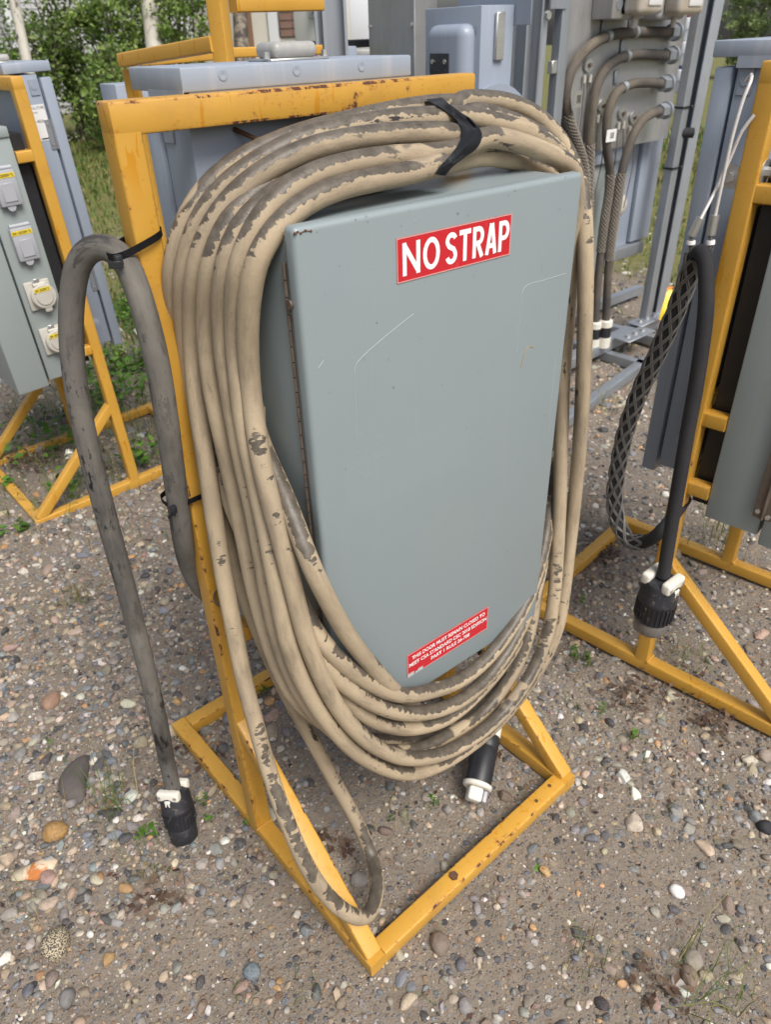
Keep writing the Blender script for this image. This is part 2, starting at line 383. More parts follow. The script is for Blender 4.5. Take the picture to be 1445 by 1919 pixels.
# ================================================================== GROUND
_G = rng.random((64, 64))
def vnoise(x, y, s):
    x = np.asarray(x, float) * s; y = np.asarray(y, float) * s
    xi, yi = np.floor(x).astype(int), np.floor(y).astype(int); fx, fy = x - xi, y - yi
    fx, fy = fx * fx * (3 - 2 * fx), fy * fy * (3 - 2 * fy)
    g = lambda a, b: _G[a % 64, b % 64]
    return (g(xi, yi) * (1 - fx) + g(xi + 1, yi) * fx) * (1 - fy) + (g(xi, yi + 1) * (1 - fx) + g(xi + 1, yi + 1) * fx) * fy
def gz(x, y):
    x = np.asarray(x, float); y = np.asarray(y, float)
    return (vnoise(x, y, 1.3) - .5) * .022 + (vnoise(x + 9, y, 4.5) - .5) * .012 + (vnoise(x, y + 5, 15) - .5) * .005 - 0.004
def greenness(x, y):
    d = np.hypot(np.asarray(x) + .4, np.asarray(y) + .57)
    g = np.clip((d - 3.6) / 3.0, 0, 1) * np.clip(vnoise(x, y, .8) * 1.6 - .15, 0, 1) + np.clip((d - 8) / 4, 0, 1) * .5
    return np.clip(g, 0, 1)
tt = np.linspace(-1, 1, 330); ss = np.sinh(5.6 * tt) * 0.6
gx, gy = ss + 0.5, ss + 0.7
GX, GY = np.meshgrid(gx, gy, indexing='ij')
V = np.stack([GX, GY, gz(GX, GY)], -1).reshape(-1, 3); n_ = len(tt)
ii = (np.arange(n_ - 1)[:, None] * n_ + np.arange(n_ - 1)[None, :]).ravel()
F = np.stack([ii, ii + n_, ii + n_ + 1, ii + 1], -1)
t = NT('packed_dirt_and_fine_gravel', 0.92, 0, 0.25); pos = t.coord('Position')
dirt = t.mix(t.noise(1.7, 6, pos, 0.6), (0.178, 0.145, 0.112), (0.30, 0.252, 0.20))
dirt = t.mix(t.math('MULTIPLY', t.step(t.noise(5.5, 5, pos, 0.65), .5, .72), .55), dirt, (0.105, 0.083, 0.066))
dirt = t.mix(t.math('MULTIPLY', t.noise(170, 4, pos, 0.7), .75), dirt, t.mix(t.noise(60, 3, pos), (0.07, 0.056, 0.047), (0.33, 0.285, 0.23)))
def grit(c, sc, r0, r1, amt_lo, amt_hi):
    v = t.n('ShaderNodeTexVoronoi'); v.inputs['Scale'].default_value = sc; t.inp(v.inputs['Vector'], pos); v.inputs['Randomness'].default_value = 1
    sep = t.n('ShaderNodeSeparateColor'); t.inp(sep.inputs[0], v.outputs['Color'])
    msk = t.math('MULTIPLY', t.math('SUBTRACT', 1.0, t.step(v.outputs['Distance'], r0, r1)), t.step(sep.outputs[0], amt_lo, amt_hi))
    pal = t.ramp(sep.outputs[1], [(0, (.05, .05, .055)), (.2, (.16, .155, .16)), (.4, (.26, .2, .145)), (.55, (.20, .13, .09)), (.7, (.36, .27, .18)), (.85, (.17, .18, .2)), (1, (.55, .51, .46))])
    return t.mix(msk, c, pal), msk
c, m1 = grit(dirt, 210, .30, .42, .35, .4)
c, m2 = grit(c, 95, .30, .40, .45, .5)
c, m3 = grit(c, 48, .32, .40, .62, .66)
ga = t.attr('green', 'GEOMETRY', 'Fac')
gm = t.step(t.math('ADD', ga, t.math('MULTIPLY', t.math('SUBTRACT', t.noise(9, 6, pos, .7), .5), .9)), .3, .62)
c = t.mix(gm, c, t.mix(t.noise(14, 6, pos, .75), (0.075, 0.10, 0.028), (0.24, 0.21, 0.085)))
t.set('Base Color', c)
t.bump(t.math('ADD', t.math('ADD', t.math('MULTIPLY', m1, .35), t.math('MULTIPLY', m2, .7)), t.math('ADD', m3, t.math('ADD', t.noise(130, 5, pos, .7), t.math('MULTIPLY', t.noise(28, 4, pos), 1.5)))), 0.75, 0.006)
ground = from_np('ground', V, F, t.m); tag(ground, 'packed brown dirt strewn with river pebbles', None, None, 'structure')
a = ground.data.attributes.new('green', 'FLOAT', 'POINT'); a.data.foreach_set('value', greenness(V[:, 0], V[:, 1]).astype(np.float32))

# ------------------------------------------------------------------ pebbles
PAL = np.array([(.38, .305, .22), (.21, .205, .20), (.165, .182, .198), (.055, .055, .06), (.58, .55, .50), (.40, .235, .11), (.34, .235, .185), (.23, .19, .155), (.29, .265, .23), (.095, .10, .112), (.43, .375, .30), (.18, .135, .105)])
PW = np.array([16, 13, 10, 9, 5.5, 3, 6, 15, 14, 9, 9, 9], float); PW /= PW.sum()
def stone_mat(name, src):
    t = NT(name, 0.62, 0, 0.4); pos = t.coord('Object' if src == 'OBJECT' else 'Position')
    if src == 'OBJECT': col = t.n('ShaderNodeObjectInfo').outputs['Color']; sc = 1.0
    else: col = t.attr('col'); sc = 60.0
    f = t.noise(3.0 * sc / (1 if src == 'OBJECT' else 1), 5, pos, 0.65)
    c = t.mul(col, t.ramp(f, [(.25, (.62, .62, .62)), (.5, (1, 1, 1)), (.75, (1.25, 1.22, 1.18))]))
    c = t.mix(t.math('MULTIPLY', t.step(t.noise(9 * sc, 4, pos, .7), .50, .64), .5), c, (0.29, 0.235, 0.175))
    t.set('Base Color', c); t.set('Roughness', t.math('ADD', .45, t.math('MULTIPLY', f, .3)))
    t.bump(t.noise(14 * sc, 4, pos), .25, .05 if src == 'OBJECT' else .001); return t.m
STONE_A, STONE_O = stone_mat('pebble_stone_mix', 'ATTR'), stone_mat('pebble_stone', 'OBJECT')
def ico(sub, seed, amp=0.22, flat=0.0):
    bm = bmesh.new(); bmesh.ops.create_icosphere(bm, subdivisions=sub, radius=1.0)
    r = random.Random(seed); off = Vector((r.uniform(0, 50), r.uniform(0, 50), r.uniform(0, 50)))
    cuts = [(Vector((r.gauss(0, 1), r.gauss(0, 1), r.gauss(0, 1))).normalized(), r.uniform(.50, .85)) for _ in range(r.choice((1, 3, 5, 7, 9)))]
    for v in bm.verts:
        v.co *= 1 + amp * mnoise.noise(v.co * 1.1 + off) + amp * .4 * mnoise.noise(v.co * 2.7 + off)
        for nn, dd in cuts:
            q = v.co.dot(nn) - dd
            if q > 0: v.co -= nn * q * .85
    me = bpy.data.meshes.new('pebble'); bm.to_mesh(me); bm.free(); return me
def arrays(me):
    v = np.empty(len(me.vertices) * 3, np.float32); me.vertices.foreach_get('co', v)
    f = np.empty(len(me.loops), np.int32); me.loops.foreach_get('vertex_index', f)
    return v.reshape(-1, 3), f.reshape(-1, 3)
def inview(x, y, mx=0.16):
    px, py, z = project(np.stack([x, y, np.zeros_like(x)], -1))
    return (z > .1) & (px > -1445 * mx) & (px < 1445 * (1 + mx)) & (py > 0) & (py < 1919 * (1 + mx * .8))
def density(x, y):
    d = .30 + 1.1 * np.clip((vnoise(x + 3, y + 7, 1.6) - .25) * 1.9, 0, 1) * (.55 + .9 * vnoise(x, y, 5.5))
    for cx, cy, r, k in ((.28, .38, .34, .75), (-.06, .17, .26, .62), (.18, -.12, .2, .45), (.62, -.2, .22, .35), (.36, .75, .2, .4)):
        d = d * (1 - k * np.exp(-((x - cx)**2 + (y - cy)**2) / r**2))
    for cx, cy, r, k in ((-.35, .95, .3, .8), (-.42, .55, .2, .5), (.8, -.05, .22, .6), (-.1, 1.35, .5, .7), (.55, 1.6, .7, .8), (.95, -.3, .2, .5)):
        d = d + k * np.exp(-((x - cx)**2 + (y - cy)**2) / r**2)
    return d * (1 - .75 * greenness(x, y))
def scatter(n, med, sig, lo, hi, far):
    x = rng.uniform(-1.7, 6.5, n); y = rng.uniform(-1.5, 7.5, n)
    k = inview(x, y); x, y = x[k], y[k]
    d = np.hypot(x + .4, y + .57)
    keep = rng.random(len(x)) < np.clip(density(x, y), 0, 1.4) / 1.4 * np.clip((far / d)**2.2, 0.0, 1)
    x, y, d = x[keep], y[keep], d[keep]
    s = np.clip(np.exp(rng.normal(math.log(med), sig, len(x))), lo, hi) * np.clip(d / 2.4, 1, 1.7)
    return x, y, s
px_, py_, ps_ = scatter(900000, .0072, .42, .0048, .0225, 1.9)
gx_, gy_, gs_ = scatter(1100000, .0031, .25, .002, .0048, 1.25)
print('stones', len(px_), len(gx_)); N1, N2 = min(len(px_), 22500), min(len(gx_), 30000)
px_, py_, ps_ = px_[:N1], py_[:N1], ps_[:N1]; gx_, gy_, gs_ = gx_[:N2], gy_[:N2], gs_[:N2]
def colours(n):
    c = PAL[rng.choice(len(PAL), n, p=PW)]; return c * rng.uniform(.72, 1.25, (n, 1)) * rng.uniform(.94, 1.06, (n, 3))
def rots(n, tilt):
    a, b, c = rng.uniform(0, 2 * math.pi, n), rng.normal(0, tilt, n), rng.normal(0, tilt, n)
    ca, sa, cb, sb, cc, sc = np.cos(a), np.sin(a), np.cos(b), np.sin(b), np.cos(c), np.sin(c); o, z = np.ones(n), np.zeros(n)
    Rz = np.stack([ca, -sa, z, sa, ca, z, z, z, o], -1).reshape(-1, 3, 3); Rx = np.stack([o, z, z, z, cb, -sb, z, sb, cb], -1).reshape(-1, 3, 3); Ry = np.stack([cc, z, sc, z, o, z, -sc, z, cc], -1).reshape(-1, 3, 3)
    return np.einsum('nij,njk,nkl->nil', Rx, Ry, Rz)
def stones_mesh(name, x, y, s, sub, label):
    n = len(x); shapes = [arrays(ico(sub, 100 + i, .25)) for i in range(9)]
    which = rng.integers(0, 9, n); sc = np.stack([rng.uniform(.8, 1.35, n), rng.uniform(.7, 1.05, n), rng.uniform(.42, .85, n)], -1) * s[:, None]
    R = rots(n, .28); z = gz(x, y) + sc[:, 2] * rng.uniform(-.35, .5, n); col = colours(n)
    Vs, Fs, Cs, b = [], [], [], 0
    for k, (v, f) in enumerate(shapes):
        q = np.where(which == k)[0]
        if not len(q): continue
        W = np.einsum('nij,nvj->nvi', R[q], v[None] * sc[q][:, None, :]) + np.stack([x[q], y[q], z[q]], -1)[:, None, :]
        Vs.append(W.reshape(-1, 3)); Fs.append((f[None] + (np.arange(len(q)) * len(v))[:, None, None]).reshape(-1, 3) + b); b += len(q) * len(v)
        Cs.append(np.repeat(np.c_[col[q], np.ones(len(q))], len(v), 0))
    o = from_np(name, np.vstack(Vs), np.vstack(Fs), STONE_A)
    o.data.set_sharp_from_angle(angle=R_(42))
    a = o.data.color_attributes.new('col', 'FLOAT_COLOR', 'POINT'); a.data.foreach_set('color', np.vstack(Cs).astype(np.float32).ravel())
    return tag(o, label, None, None, 'stuff')
qx, qy, qz = project(np.stack([px_, py_, np.zeros_like(px_)], -1))
big = ps_ / qz * np.where((qx > 0) & (qx < 1445) & (qy > 0) & (qy < 1919), 1, 0)
order = np.argsort(-big); top = order[:300]; rest = order[300:]
stones_mesh('gravel', px_[rest], py_[rest], ps_[rest], 2, 'small rounded river pebbles scattered over the dirt')
stones_mesh('grit', gx_, gy_, gs_, 1, 'fine stone grit lying on the dirt')
PEB = [ico(4 if False else 3, 300 + i, .24) for i in range(10)]
for me in PEB: me.materials.append(STONE_O); smooth(me, 48)
pc = colours(300)
for k, i in enumerate(top):
    o = bpy.data.objects.new('pebble', PEB[k % 10]); s = ps_[i] * random.uniform(.9, 1.15)
    o.scale = (s * random.uniform(.85, 1.35), s * random.uniform(.7, 1.0), s * random.uniform(.45, .8))
    o.rotation_euler = (random.gauss(0, .2), random.gauss(0, .2), random.uniform(0, 6.28))
    o.location = (px_[i], py_[i], float(gz(px_[i], py_[i])) + o.scale[2] * random.uniform(-.25, .45)); o.color = (*pc[k], 1)
    link(o, ground)

# single stones that stand out
def rock_mat(name, c1, c2, kind, sc=40):
    t = NT(name, .7, 0, .3); pos = t.coord('Position')
    if kind == 'speckle':
        f = t.step(t.noise(sc * 6, 3, pos, .6), .44, .54); c = t.mix(f, c1, c2)
    elif kind == 'stain':
        f = t.step(t.noise(sc * .6, 4, pos, .6, 1.0), .42, .6); c = t.mix(f, c1, c2)
    else:
        c = t.mix(t.noise(sc, 5, pos, .65), c1, c2)
    t.set('Base Color', c); t.bump(t.noise(sc * 3, 5, pos), .35, .004); return t.m
def rock(label, px, py, wpx, hpx, hgt, rz, mat, seed, bean=0.0, sub=4):
    p = atz(px, py, 0.0); D = (p - CAM) @ CF
    sx = wpx / 2 * D / FPX; sy = hpx / 2 * D / FPX * 1.12
    bm = bmesh.new(); bmesh.ops.create_icosphere(bm, subdivisions=sub, radius=1.0); off = Vector((seed * 3.1, seed * 1.7, 0))
    for v in bm.verts:
        v.co *= 1 + .16 * mnoise.noise(v.co * .9 + off) + .05 * mnoise.noise(v.co * 3 + off)
        v.co.x, v.co.y, v.co.z = v.co.x * sx, v.co.y * sy, v.co.z * hgt
        if bean: v.co.x += bean * (v.co.y / sy)**2 * sx - bean * .4 * sx
    o = from_bm('rock', bm, mat); o.location = (p[0], p[1], float(gz(p[0], p[1])) + hgt * .25); o.rotation_euler[2] = rz
    return tag(o, label, 'rock')
AZV = math.atan2(-.64, .77)    # turn that brings local x to the picture's horizontal
AZV = math.atan2(CR[1], CR[0])
rock('large flat dark grey bean-shaped stone by the grey cable plug', 143, 1466, 54, 92, .022, AZV + .25, rock_mat('dark_slate', (.075, .064, .06), (.115, .10, .092), 'plain', 30), 31, .6)
rock('round pitted yellow-brown stone below the bean-shaped stone', 104, 1561, 46, 38, .022, AZV, rock_mat('ochre_stone', (.36, .21, .07), (.27, .165, .075), 'speckle', 30), 5)
rock('pale flat stone with rusty orange stain at the left edge', 72, 1631, 62, 34, .012, AZV + .45, rock_mat('iron_stained_stone', (.62, .50, .36), (.42, .15, .04), 'stain', 50), 7)
rock('speckled buff and black granite cobble at lower left', 103, 1770, 52, 58, .024, AZV + .3, rock_mat('speckled_granite', (.46, .39, .27), (.06, .05, .04), 'speckle', 60), 9)
rock('smooth mid-grey egg-shaped stone at the lower left corner', 125, 1870, 27, 32, .018, AZV, rock_mat('mid_grey_stone', (.15, .145, .14), (.19, .18, .17), 'plain', 60), 11)
rock('brown round stone beside the near front corner of the stand', 824, 1770, 38, 38, .018, AZV, rock_mat('brown_stone', (.16, .125, .10), (.21, .165, .135), 'plain', 50), 13)
rock('glossy black stone at the right edge of the gravel', 1436, 1548, 30, 26, .016, AZV, rock_mat('black_stone', (.018, .018, .02), (.04, .04, .045), 'plain', 50), 15)
rock('white quartz chip on the dirt right of the stand', 1270, 1668, 26, 26, .012, AZV + .8, rock_mat('white_quartz', (.62, .61, .58), (.72, .70, .68), 'plain', 50), 17)
rock('blue-grey flat cobble at the bottom left of the stand corner', 472, 1820, 34, 26, .012, AZV, rock_mat('blue_grey_stone', (.12, .145, .165), (.17, .20, .215), 'speckle', 40), 19)
rock('grey cobble inside the stand base beside the hanging cable loop', 673, 1650, 34, 28, .014, AZV + .5, rock_mat('grey_stone', (.20, .185, .17), (.26, .24, .22), 'plain', 50), 21)
rock('reddish brown cobble left of the bean-shaped stone', 96, 1315, 30, 38, .018, AZV, rock_mat('red_brown_stone', (.24, .145, .10), (.31, .20, .14), 'plain', 50), 23)
rock('dark brown oval cobble at the lower right corner', 1293, 1828, 28, 40, .016, AZV, rock_mat('dark_brown_stone', (.19, .14, .10), (.24, .185, .14), 'plain', 50), 25)
rock('long grey-brown cobble beside the dark brown oval one', 1300, 1798, 34, 36, .014, AZV - .5, rock_mat('taupe_stone', (.25, .215, .18), (.30, .26, .22), 'plain', 50), 27)

# ------------------------------------------------------------------ grass, weeds, litter
def leafmat(name, trans=.25):
    t = NT(name, .6, 0, .25); c = t.attr('col'); t.set('Base Color', c)
    tr = t.n('ShaderNodeBsdfTranslucent'); t.inp(tr.inputs[0], c); mx = t.n('ShaderNodeMixShader'); mx.inputs[0].default_value = trans
    t.t.links.new(t.p.outputs[0], mx.inputs[1]); t.t.links.new(tr.outputs[0], mx.inputs[2])
    t.t.links.new(mx.outputs[0], t.t.nodes['Material Output'].inputs[0]); return t.m
LEAF = leafmat('leaf_green'); BLADE = leafmat('grass_blade', .3)
def setcol(o, c):
    a = o.data.color_attributes.new('col', 'FLOAT_COLOR', 'POINT'); a.data.foreach_set('color', np.c_[c, np.ones(len(c))].astype(np.float32).ravel())
GREENS = np.array([(.075, .15, .022), (.05, .105, .018), (.11, .175, .035), (.20, .20, .06), (.30, .245, .115)])
def blades(x, y, h, wd, lean, gw):
    n = len(x); a = rng.uniform(0, 6.283, n); l = np.abs(rng.normal(0, lean, n)); h = h * rng.uniform(.5, 1.2, n); wd = wd * rng.uniform(.7, 1.3, n)
    dx, dy = np.cos(a), np.sin(a); b = np.stack([x, y, gz(x, y) - .003], -1); s = np.stack([-dy, dx, np.zeros(n)], -1) * (wd / 2)[:, None]
    d = np.stack([dx, dy, np.zeros(n)], -1); up = np.array([0, 0, 1.0])
    m_ = b + d * (h * l * .35)[:, None] + up * (h * .6)[:, None]; tp = b + d * (h * l * 1.1)[:, None] + up * (h * np.clip(1 - l * .35, .3, 1))[:, None]
    V = np.stack([b - s, b + s, m_ - s * .8, m_ + s * .8, tp], 1).reshape(-1, 3); i = np.arange(n)[:, None] * 5
    F = np.concatenate([i + [0, 1, 3], i + [0, 3, 2], i + [2, 3, 4]], 0); c = GREENS[rng.choice(5, n, p=gw)] * rng.uniform(.75, 1.25, (n, 1))
    return V, F, np.repeat(c, 5, 0)
def merge(parts):
    Vs, Fs, Cs, b = [], [], [], 0
    for V, F, C in parts: Vs.append(V); Fs.append(F + b); Cs.append(C); b += len(V)
    return np.vstack(Vs), np.vstack(Fs), np.vstack(Cs)
def clump(px, py, n, r, h, wd, lean, gw):
    p = atz(px, py, 0); return blades(p[0] + rng.normal(0, r, n), p[1] + rng.normal(0, r, n), np.full(n, h), np.full(n, wd), lean, gw)
GW = (.3, .2, .3, .15, .05); GD = (.05, .05, .15, .3, .45); GM = (.2, .1, .25, .25, .2)
P_ = []
for a_ in ((205, 1500, 34, .03, .10, .0022, .8, GM), (275, 1600, 14, .02, .07, .002, .7, GD), (218, 1530, 16, .03, .08, .002, .9, GM), (152, 1125, 46, .03, .07, .0022, 1.0, GD), (285, 1640, 12, .015, .06, .002, .6, GD),
           (745, 1535, 14, .03, .05, .0016, .7, GM), (812, 1512, 12, .01, .03, .0025, .6, GW), (1285, 1235, 44, .035, .08, .002, .8, GD), (1280, 1285, 14, .02, .06, .002, .8, GM), (1075, 1235, 12, .01, .04, .0028, .5, GW), (1100, 1245, 12, .01, .05, .0028, .5, GW),
           (1128, 1330, 8, .01, .05, .0022, .5, GW), (1188, 1380, 12, .012, .03, .003, .6, GW), (1110, 1790, 16, .02, .12, .0018, .35, GM), (1105, 1840, 14, .03, .06, .0018, .9, GD), (1285, 1780, 6, .01, .17, .0016, .3, GM), (1330, 1850, 24, .05, .10, .002, .9, GM),
           (1400, 1880, 22, .05, .10, .002, .9, GM), (470, 1860, 6, .02, .06, .0015, .7, GD), (560, 1890, 14, .04, .05, .0015, .9, GM), (60, 1730, 8, .01, .10, .0018, .4, GM), (25, 1700, 8, .02, .08, .0018, .6, GM), (105, 1140, 8, .02, .05, .002, .7, GM), (1350, 1000, 26, .03, .17, .0025, .6, GM), (1290, 1020, 14, .03, .14, .0025, .6, GM),
           (1390, 1060, 12, .03, .12, .0025, .7, GD), (1130, 770, 26, .08, .12, .003, .6, GD), (1230, 740, 26, .08, .14, .003, .6, GD), (220, 1480, 10, .02, .12, .002, .6, GM), (945, 1560, 6, .01, .06, .0015, .6, GD), (1085, 430 + 900, 6, .01, .05, .002, .5, GW), (1215, 1430, 5, .01, .04, .002, .5, GW)):
    P_.append(clump(*a_))
# stray straw and runners lying on the dirt
n = 420; x = rng.uniform(-.8, 1.6, n); y = rng.uniform(-.6, 1.9, n); P_.append(blades(x, y, np.full(n, .045), np.full(n, .0012), 2.4, (.03, .02, .1, .25, .6)))
V, F, C = merge(P_); o = from_np('grass', V, F, BLADE); setcol(o, C); tag(o, 'sparse grass tufts and dry straw among the pebbles', None, None, 'stuff')
# rough grass under the left stand and lawn further off
P_ = []
n = 2600; x = rng.normal(.55, .55, n); y = rng.normal(2.75, .42, n); k = inview(x, y) & (rng.random(n) < np.clip(vnoise(x, y, 3.5) * 2 - .55, 0, 1)); P_.append(blades(x[k], y[k], np.full(k.sum(), .10), np.full(k.sum(), .003), .9, GM))
n = 1500; x = rng.normal(1.5, .35, n); y = rng.normal(3.9, .45, n); P_.append(blades(x, y, np.full(n, .13), np.full(n, .006), .9, GW))
n = 60000; x = rng.uniform(.5, 13, n); y = rng.uniform(1.5, 17, n); d = np.hypot(x, y); k = inview(x, y) & (rng.random(n) < greenness(x, y) * .9) & (d > 3.5)
P_.append(blades(x[k], y[k], np.full(k.sum(), .075) + .05 * (d[k] > 9), np.full(k.sum(), .006) + .001 * d[k], .9, GM))
V, F, C = merge(P_); o = from_np('lawn', V, F, BLADE); setcol(o, C); tag(o, 'rough patchy grass and weeds beyond the gravel', None, None, 'stuff')

def leaves(n, centre, rad, size, pal, flat=0.0, vary=.3):
    u = rng.normal(0, 1, (n, 3)); u /= np.linalg.norm(u, axis=1)[:, None]; r = rng.random(n)**(1 / 2.2)
    c = np.array(centre) + u * r[:, None] * np.array(rad)
    nrm = rng.normal(0, 1, (n, 3)) + np.array([0, 0, 1.0 + flat]); nrm /= np.linalg.norm(nrm, axis=1)[:, None]
    a = np.cross(nrm, rng.normal(0, 1, (n, 3))); a /= np.linalg.norm(a, axis=1)[:, None]; b = np.cross(nrm, a)
    s = size * rng.uniform(.6, 1.3, n)[:, None]
    V = np.stack([c - a * s, c + b * s * .5 + nrm * s * .12, c + a * s, c - b * s * .5 + nrm * s * .12], 1).reshape(-1, 3); i = np.arange(n)[:, None] * 4
    F = np.concatenate([i + [0, 1, 2], i + [0, 2, 3]], 0)
    col = np.array(pal)[rng.integers(0, len(pal), n)] * rng.uniform(1 - vary, 1 + vary, (n, 1))
    return V, F, np.repeat(col, 4, 0)
BROWN = [(.10, .065, .045), (.15, .10, .07), (.075, .045, .035), (.19, .13, .09)]
P_ = []
for px, py, n, r in ((1180, 1300, 60, .10), (1130, 1040, 90, .07), (1330, 1340, 40, .07), (60, 860, 160, .16), (350, 1400, 30, .05), (640, 1590, 16, .03), (600, 1570, 14, .03), (300, 1680, 26, .06), (1340, 1360, 20, .04), (170, 880, 60, .1), (900, 1420, 20, .05), (1240, 1850, 30, .06), (390, 1430, 22, .04), (1290, 1290, 30, .08)):
    p = atz(px, py, 0); P_.append(leaves(n, (p[0], p[1], .012), (r, r, .008), .011, BROWN, 2.5))
n = 260; x = rng.uniform(-.7, 1.5, n); y = rng.uniform(-.6, 1.8, n)
for xx, yy in zip(x, y): P_.append(leaves(1, (xx, yy, float(gz(xx, yy)) + .005), (.001, .001, .001), .007, [(.09, .04, .03), (.10, .06, .04), (.05, .035, .03)], 3))
V, F, C = merge(P_); o = from_np('leaf_litter', V, F, LEAF); setcol(o, C); tag(o, 'curled dead brown leaves lying on the dirt', None, None, 'stuff')
WEED = [(.085, .19, .025), (.06, .14, .022), (.12, .22, .035)]
P_ = []
for px, py, n, r, s in ((285, 1565, 9, .018, .012), (262, 1575, 5, .01, .010), (440, 1395, 4, .008, .008), (500, 1300, 12, .015, .008), (480, 1310, 6, .01, .007), (383, 1508, 10, .015, .008), (395, 1540, 8, .012, .007), (365, 1400, 8, .012, .006), (45, 990, 9, .03, .022), (12, 1000, 6, .03, .018), (15, 910, 8, .02, .02), (1010, 1640, 6, .01, .006), (460, 1555, 5, .008, .007), (95, 1405, 6, .01, .006), (1090, 1130, 8, .012, .01),
                        (1075, 1228, 22, .010, .006), (1100, 1238, 26, .010, .006), (1188, 1383, 22, .012, .006), (812, 1508, 16, .010, .006), (925, 1320, 20, .010, .007), (1128, 1335, 10, .008, .006), (735, 1540, 8, .008, .005)):
    p = atz(px, py, 0); P_.append(leaves(n, (p[0], p[1], .02), (r, r, .022), s, WEED, 1.5))
for cx, cy, n, r in ((.35, 2.8, 160, .3), (.75, 2.95, 220, .25), (1.0, 3.3, 420, .3), (1.5, 4.2, 700, .38), (1.65, 3.6, 260, .25), (.05, 3.0, 160, .25), (.6, 2.25, 60, .1), (.3, 2.25, 40, .12)):
    P_.append(leaves(n, (cx, cy, .05), (r, r, .075), .022, WEED, 1.2))
V, F, C = merge(P_); o = from_np('weeds', V, F, LEAF); setcol(o, C); tag(o, 'small green broad-leaved weeds sprouting from the gravel', None, None, 'stuff')
# white clover heads
P_ = []
for px, py, n, r in ((165, 270, 40, .5), (225, 690, 7, .25), (150, 715, 3, .2), (30, 840, 4, .2), (160, 905, 1, .02)):
    p = atz(px, py, 0); P_.append(leaves(n * 7, (p[0], p[1], .10), (r, r, .03), .0, [(.7, .7, .62)]))
    for k in range(n):
        q = np.array([p[0] + random.gauss(0, r), p[1] + random.gauss(0, r), random.uniform(.1, .2)]); P_.append(leaves(16, q, (.018,) * 3, .015, [(.72, .72, .64), (.6, .6, .5)]))
V, F, C = merge(P_); o = from_np('clover_flowers', V, F, LEAF); setcol(o, C); tag(o, 'white clover heads dotted through the weeds', None, None, 'stuff')

# ================================================================== FAR BACKGROUND
BARK = NT('pale_aspen_bark', .8); _p = BARK.coord('Object')
_k = BARK.step(BARK.noise(1, 5, BARK.mapv(_p, (7, 7, 2.6)), .65), .56, .64)
BARK.set('Base Color', BARK.mix(_k, BARK.mix(BARK.noise(5, 4, _p), (.33, .31, .26), (.50, .47, .41)), (.06, .05, .045))); BARK.bump(BARK.noise(25, 5, _p), .5, .02); BARK = BARK.m
BARKD = NT('dark_scarred_bark', .9); _p = BARKD.coord('Object')
BARKD.set('Base Color', BARKD.mix(BARKD.step(BARKD.noise(6, 5, _p, .7), .45, .6), (.06, .05, .045), (.24, .20, .15))); BARKD.bump(BARKD.noise(20, 5, _p), .8, .03); BARKD = BARKD.m
TWIG = plain('twig_bark', (.085, .07, .055), .85, 0, .3, 20)
LG = [(.16, .245, .05), (.115, .19, .04), (.20, .28, .07), (.085, .14, .034), (.25, .31, .10)]
def polar(px, py, D):
    p = atd(px, py, D); return p
def trunk(bm_name, parent, P, r0, r1, mat):
    P = spline(P, .25); return tube(bm_name, P, np.linspace(r0, r1, len(P)), mat, parent, 12)
def tree(label, px, pxtop, D, r, mat):
    b = atd(px, 200, D); b[2] = 0; tp = atd(pxtop, 0, D + .2)
    d = (tp - b) / tp[2]; root = thing('aspen_tree', label, 'tree', tuple(b), 0, 'aspen trunks beyond the yard')
    P = np.array([d * z for z in (-.1, .8, 1.7, 2.6, 3.6, 5.0)]); P[1:-1, :2] += rng.normal(0, .02, (4, 2))
    trunk('trunk', root, P, r, r * .6, mat)
    for k in range(7):
        z = 3.2 + .25 * k; a = k * 2.4; s = d * z
        trunk('limb', root, np.array([s, s + [math.cos(a) * .5, math.sin(a) * .5, .45], s + [math.cos(a) * 1.1, math.sin(a) * 1.1, 1.0]]), r * .3, r * .1, mat)
    q = [leaves(260, d * 4.6 + np.array([math.cos(a) * 1.0, math.sin(a) * 1.0, random.uniform(-.6, 1.2)]), (.8, .8, .55), .05, LG) for a in np.arange(0, 6.3, .7)]
    V, F, C = merge(q); o = from_np('crown', V, F, LEAF, root); setcol(o, C); o['kind'] = 'stuff'
    return root
tree('slim pale aspen trunk leaning at the far left edge', 60, 28, 11.5, .095, BARK)
tree('thick pale aspen trunk rising above the dense shrubs', 290, 277, 12.3, .165, BARK)
tree('dark scarred trunk seen through the tall yellow frame', 452, 447, 13.0, .155, BARKD)
def bush(label, px, py, D, wid, hgt, n, pal=LG, size=.045, nb=10, group='shrubs along the far side of the yard'):
    b = atd(px, py, D); b[2] = 0; root = thing('shrub', label, 'shrub', tuple(b), 0, group); q = []
    for k in range(nb):
        a = random.uniform(0, 6.28); rr = random.uniform(.2, 1) * wid; tp = np.array([math.cos(a) * rr, math.sin(a) * rr, hgt * random.uniform(.55, 1.0)])
        P = np.array([(random.gauss(0, .12), random.gauss(0, .12), 0), tp * [.35, .35, .5] + rng.normal(0, .05, 3), tp]); trunk('branch', root, P, .028, .008, TWIG)
        for _ in range(5):
            f = random.uniform(.25, 1.05); c = tp * [f**1.2, f**1.2, f] + rng.normal(0, .14, 3) * [1, 1, .7]
            rd = random.uniform(.16, .42); q.append(leaves(int(n * 1.0) // (nb * 5), c, (rd, rd, rd * .75), size, [pal[random.randrange(len(pal))], pal[random.randrange(len(pal))]]))
    V, F, C = merge(q); o = from_np('foliage', V, F, LEAF, root); setcol(o, C); o['kind'] = 'stuff'; return root
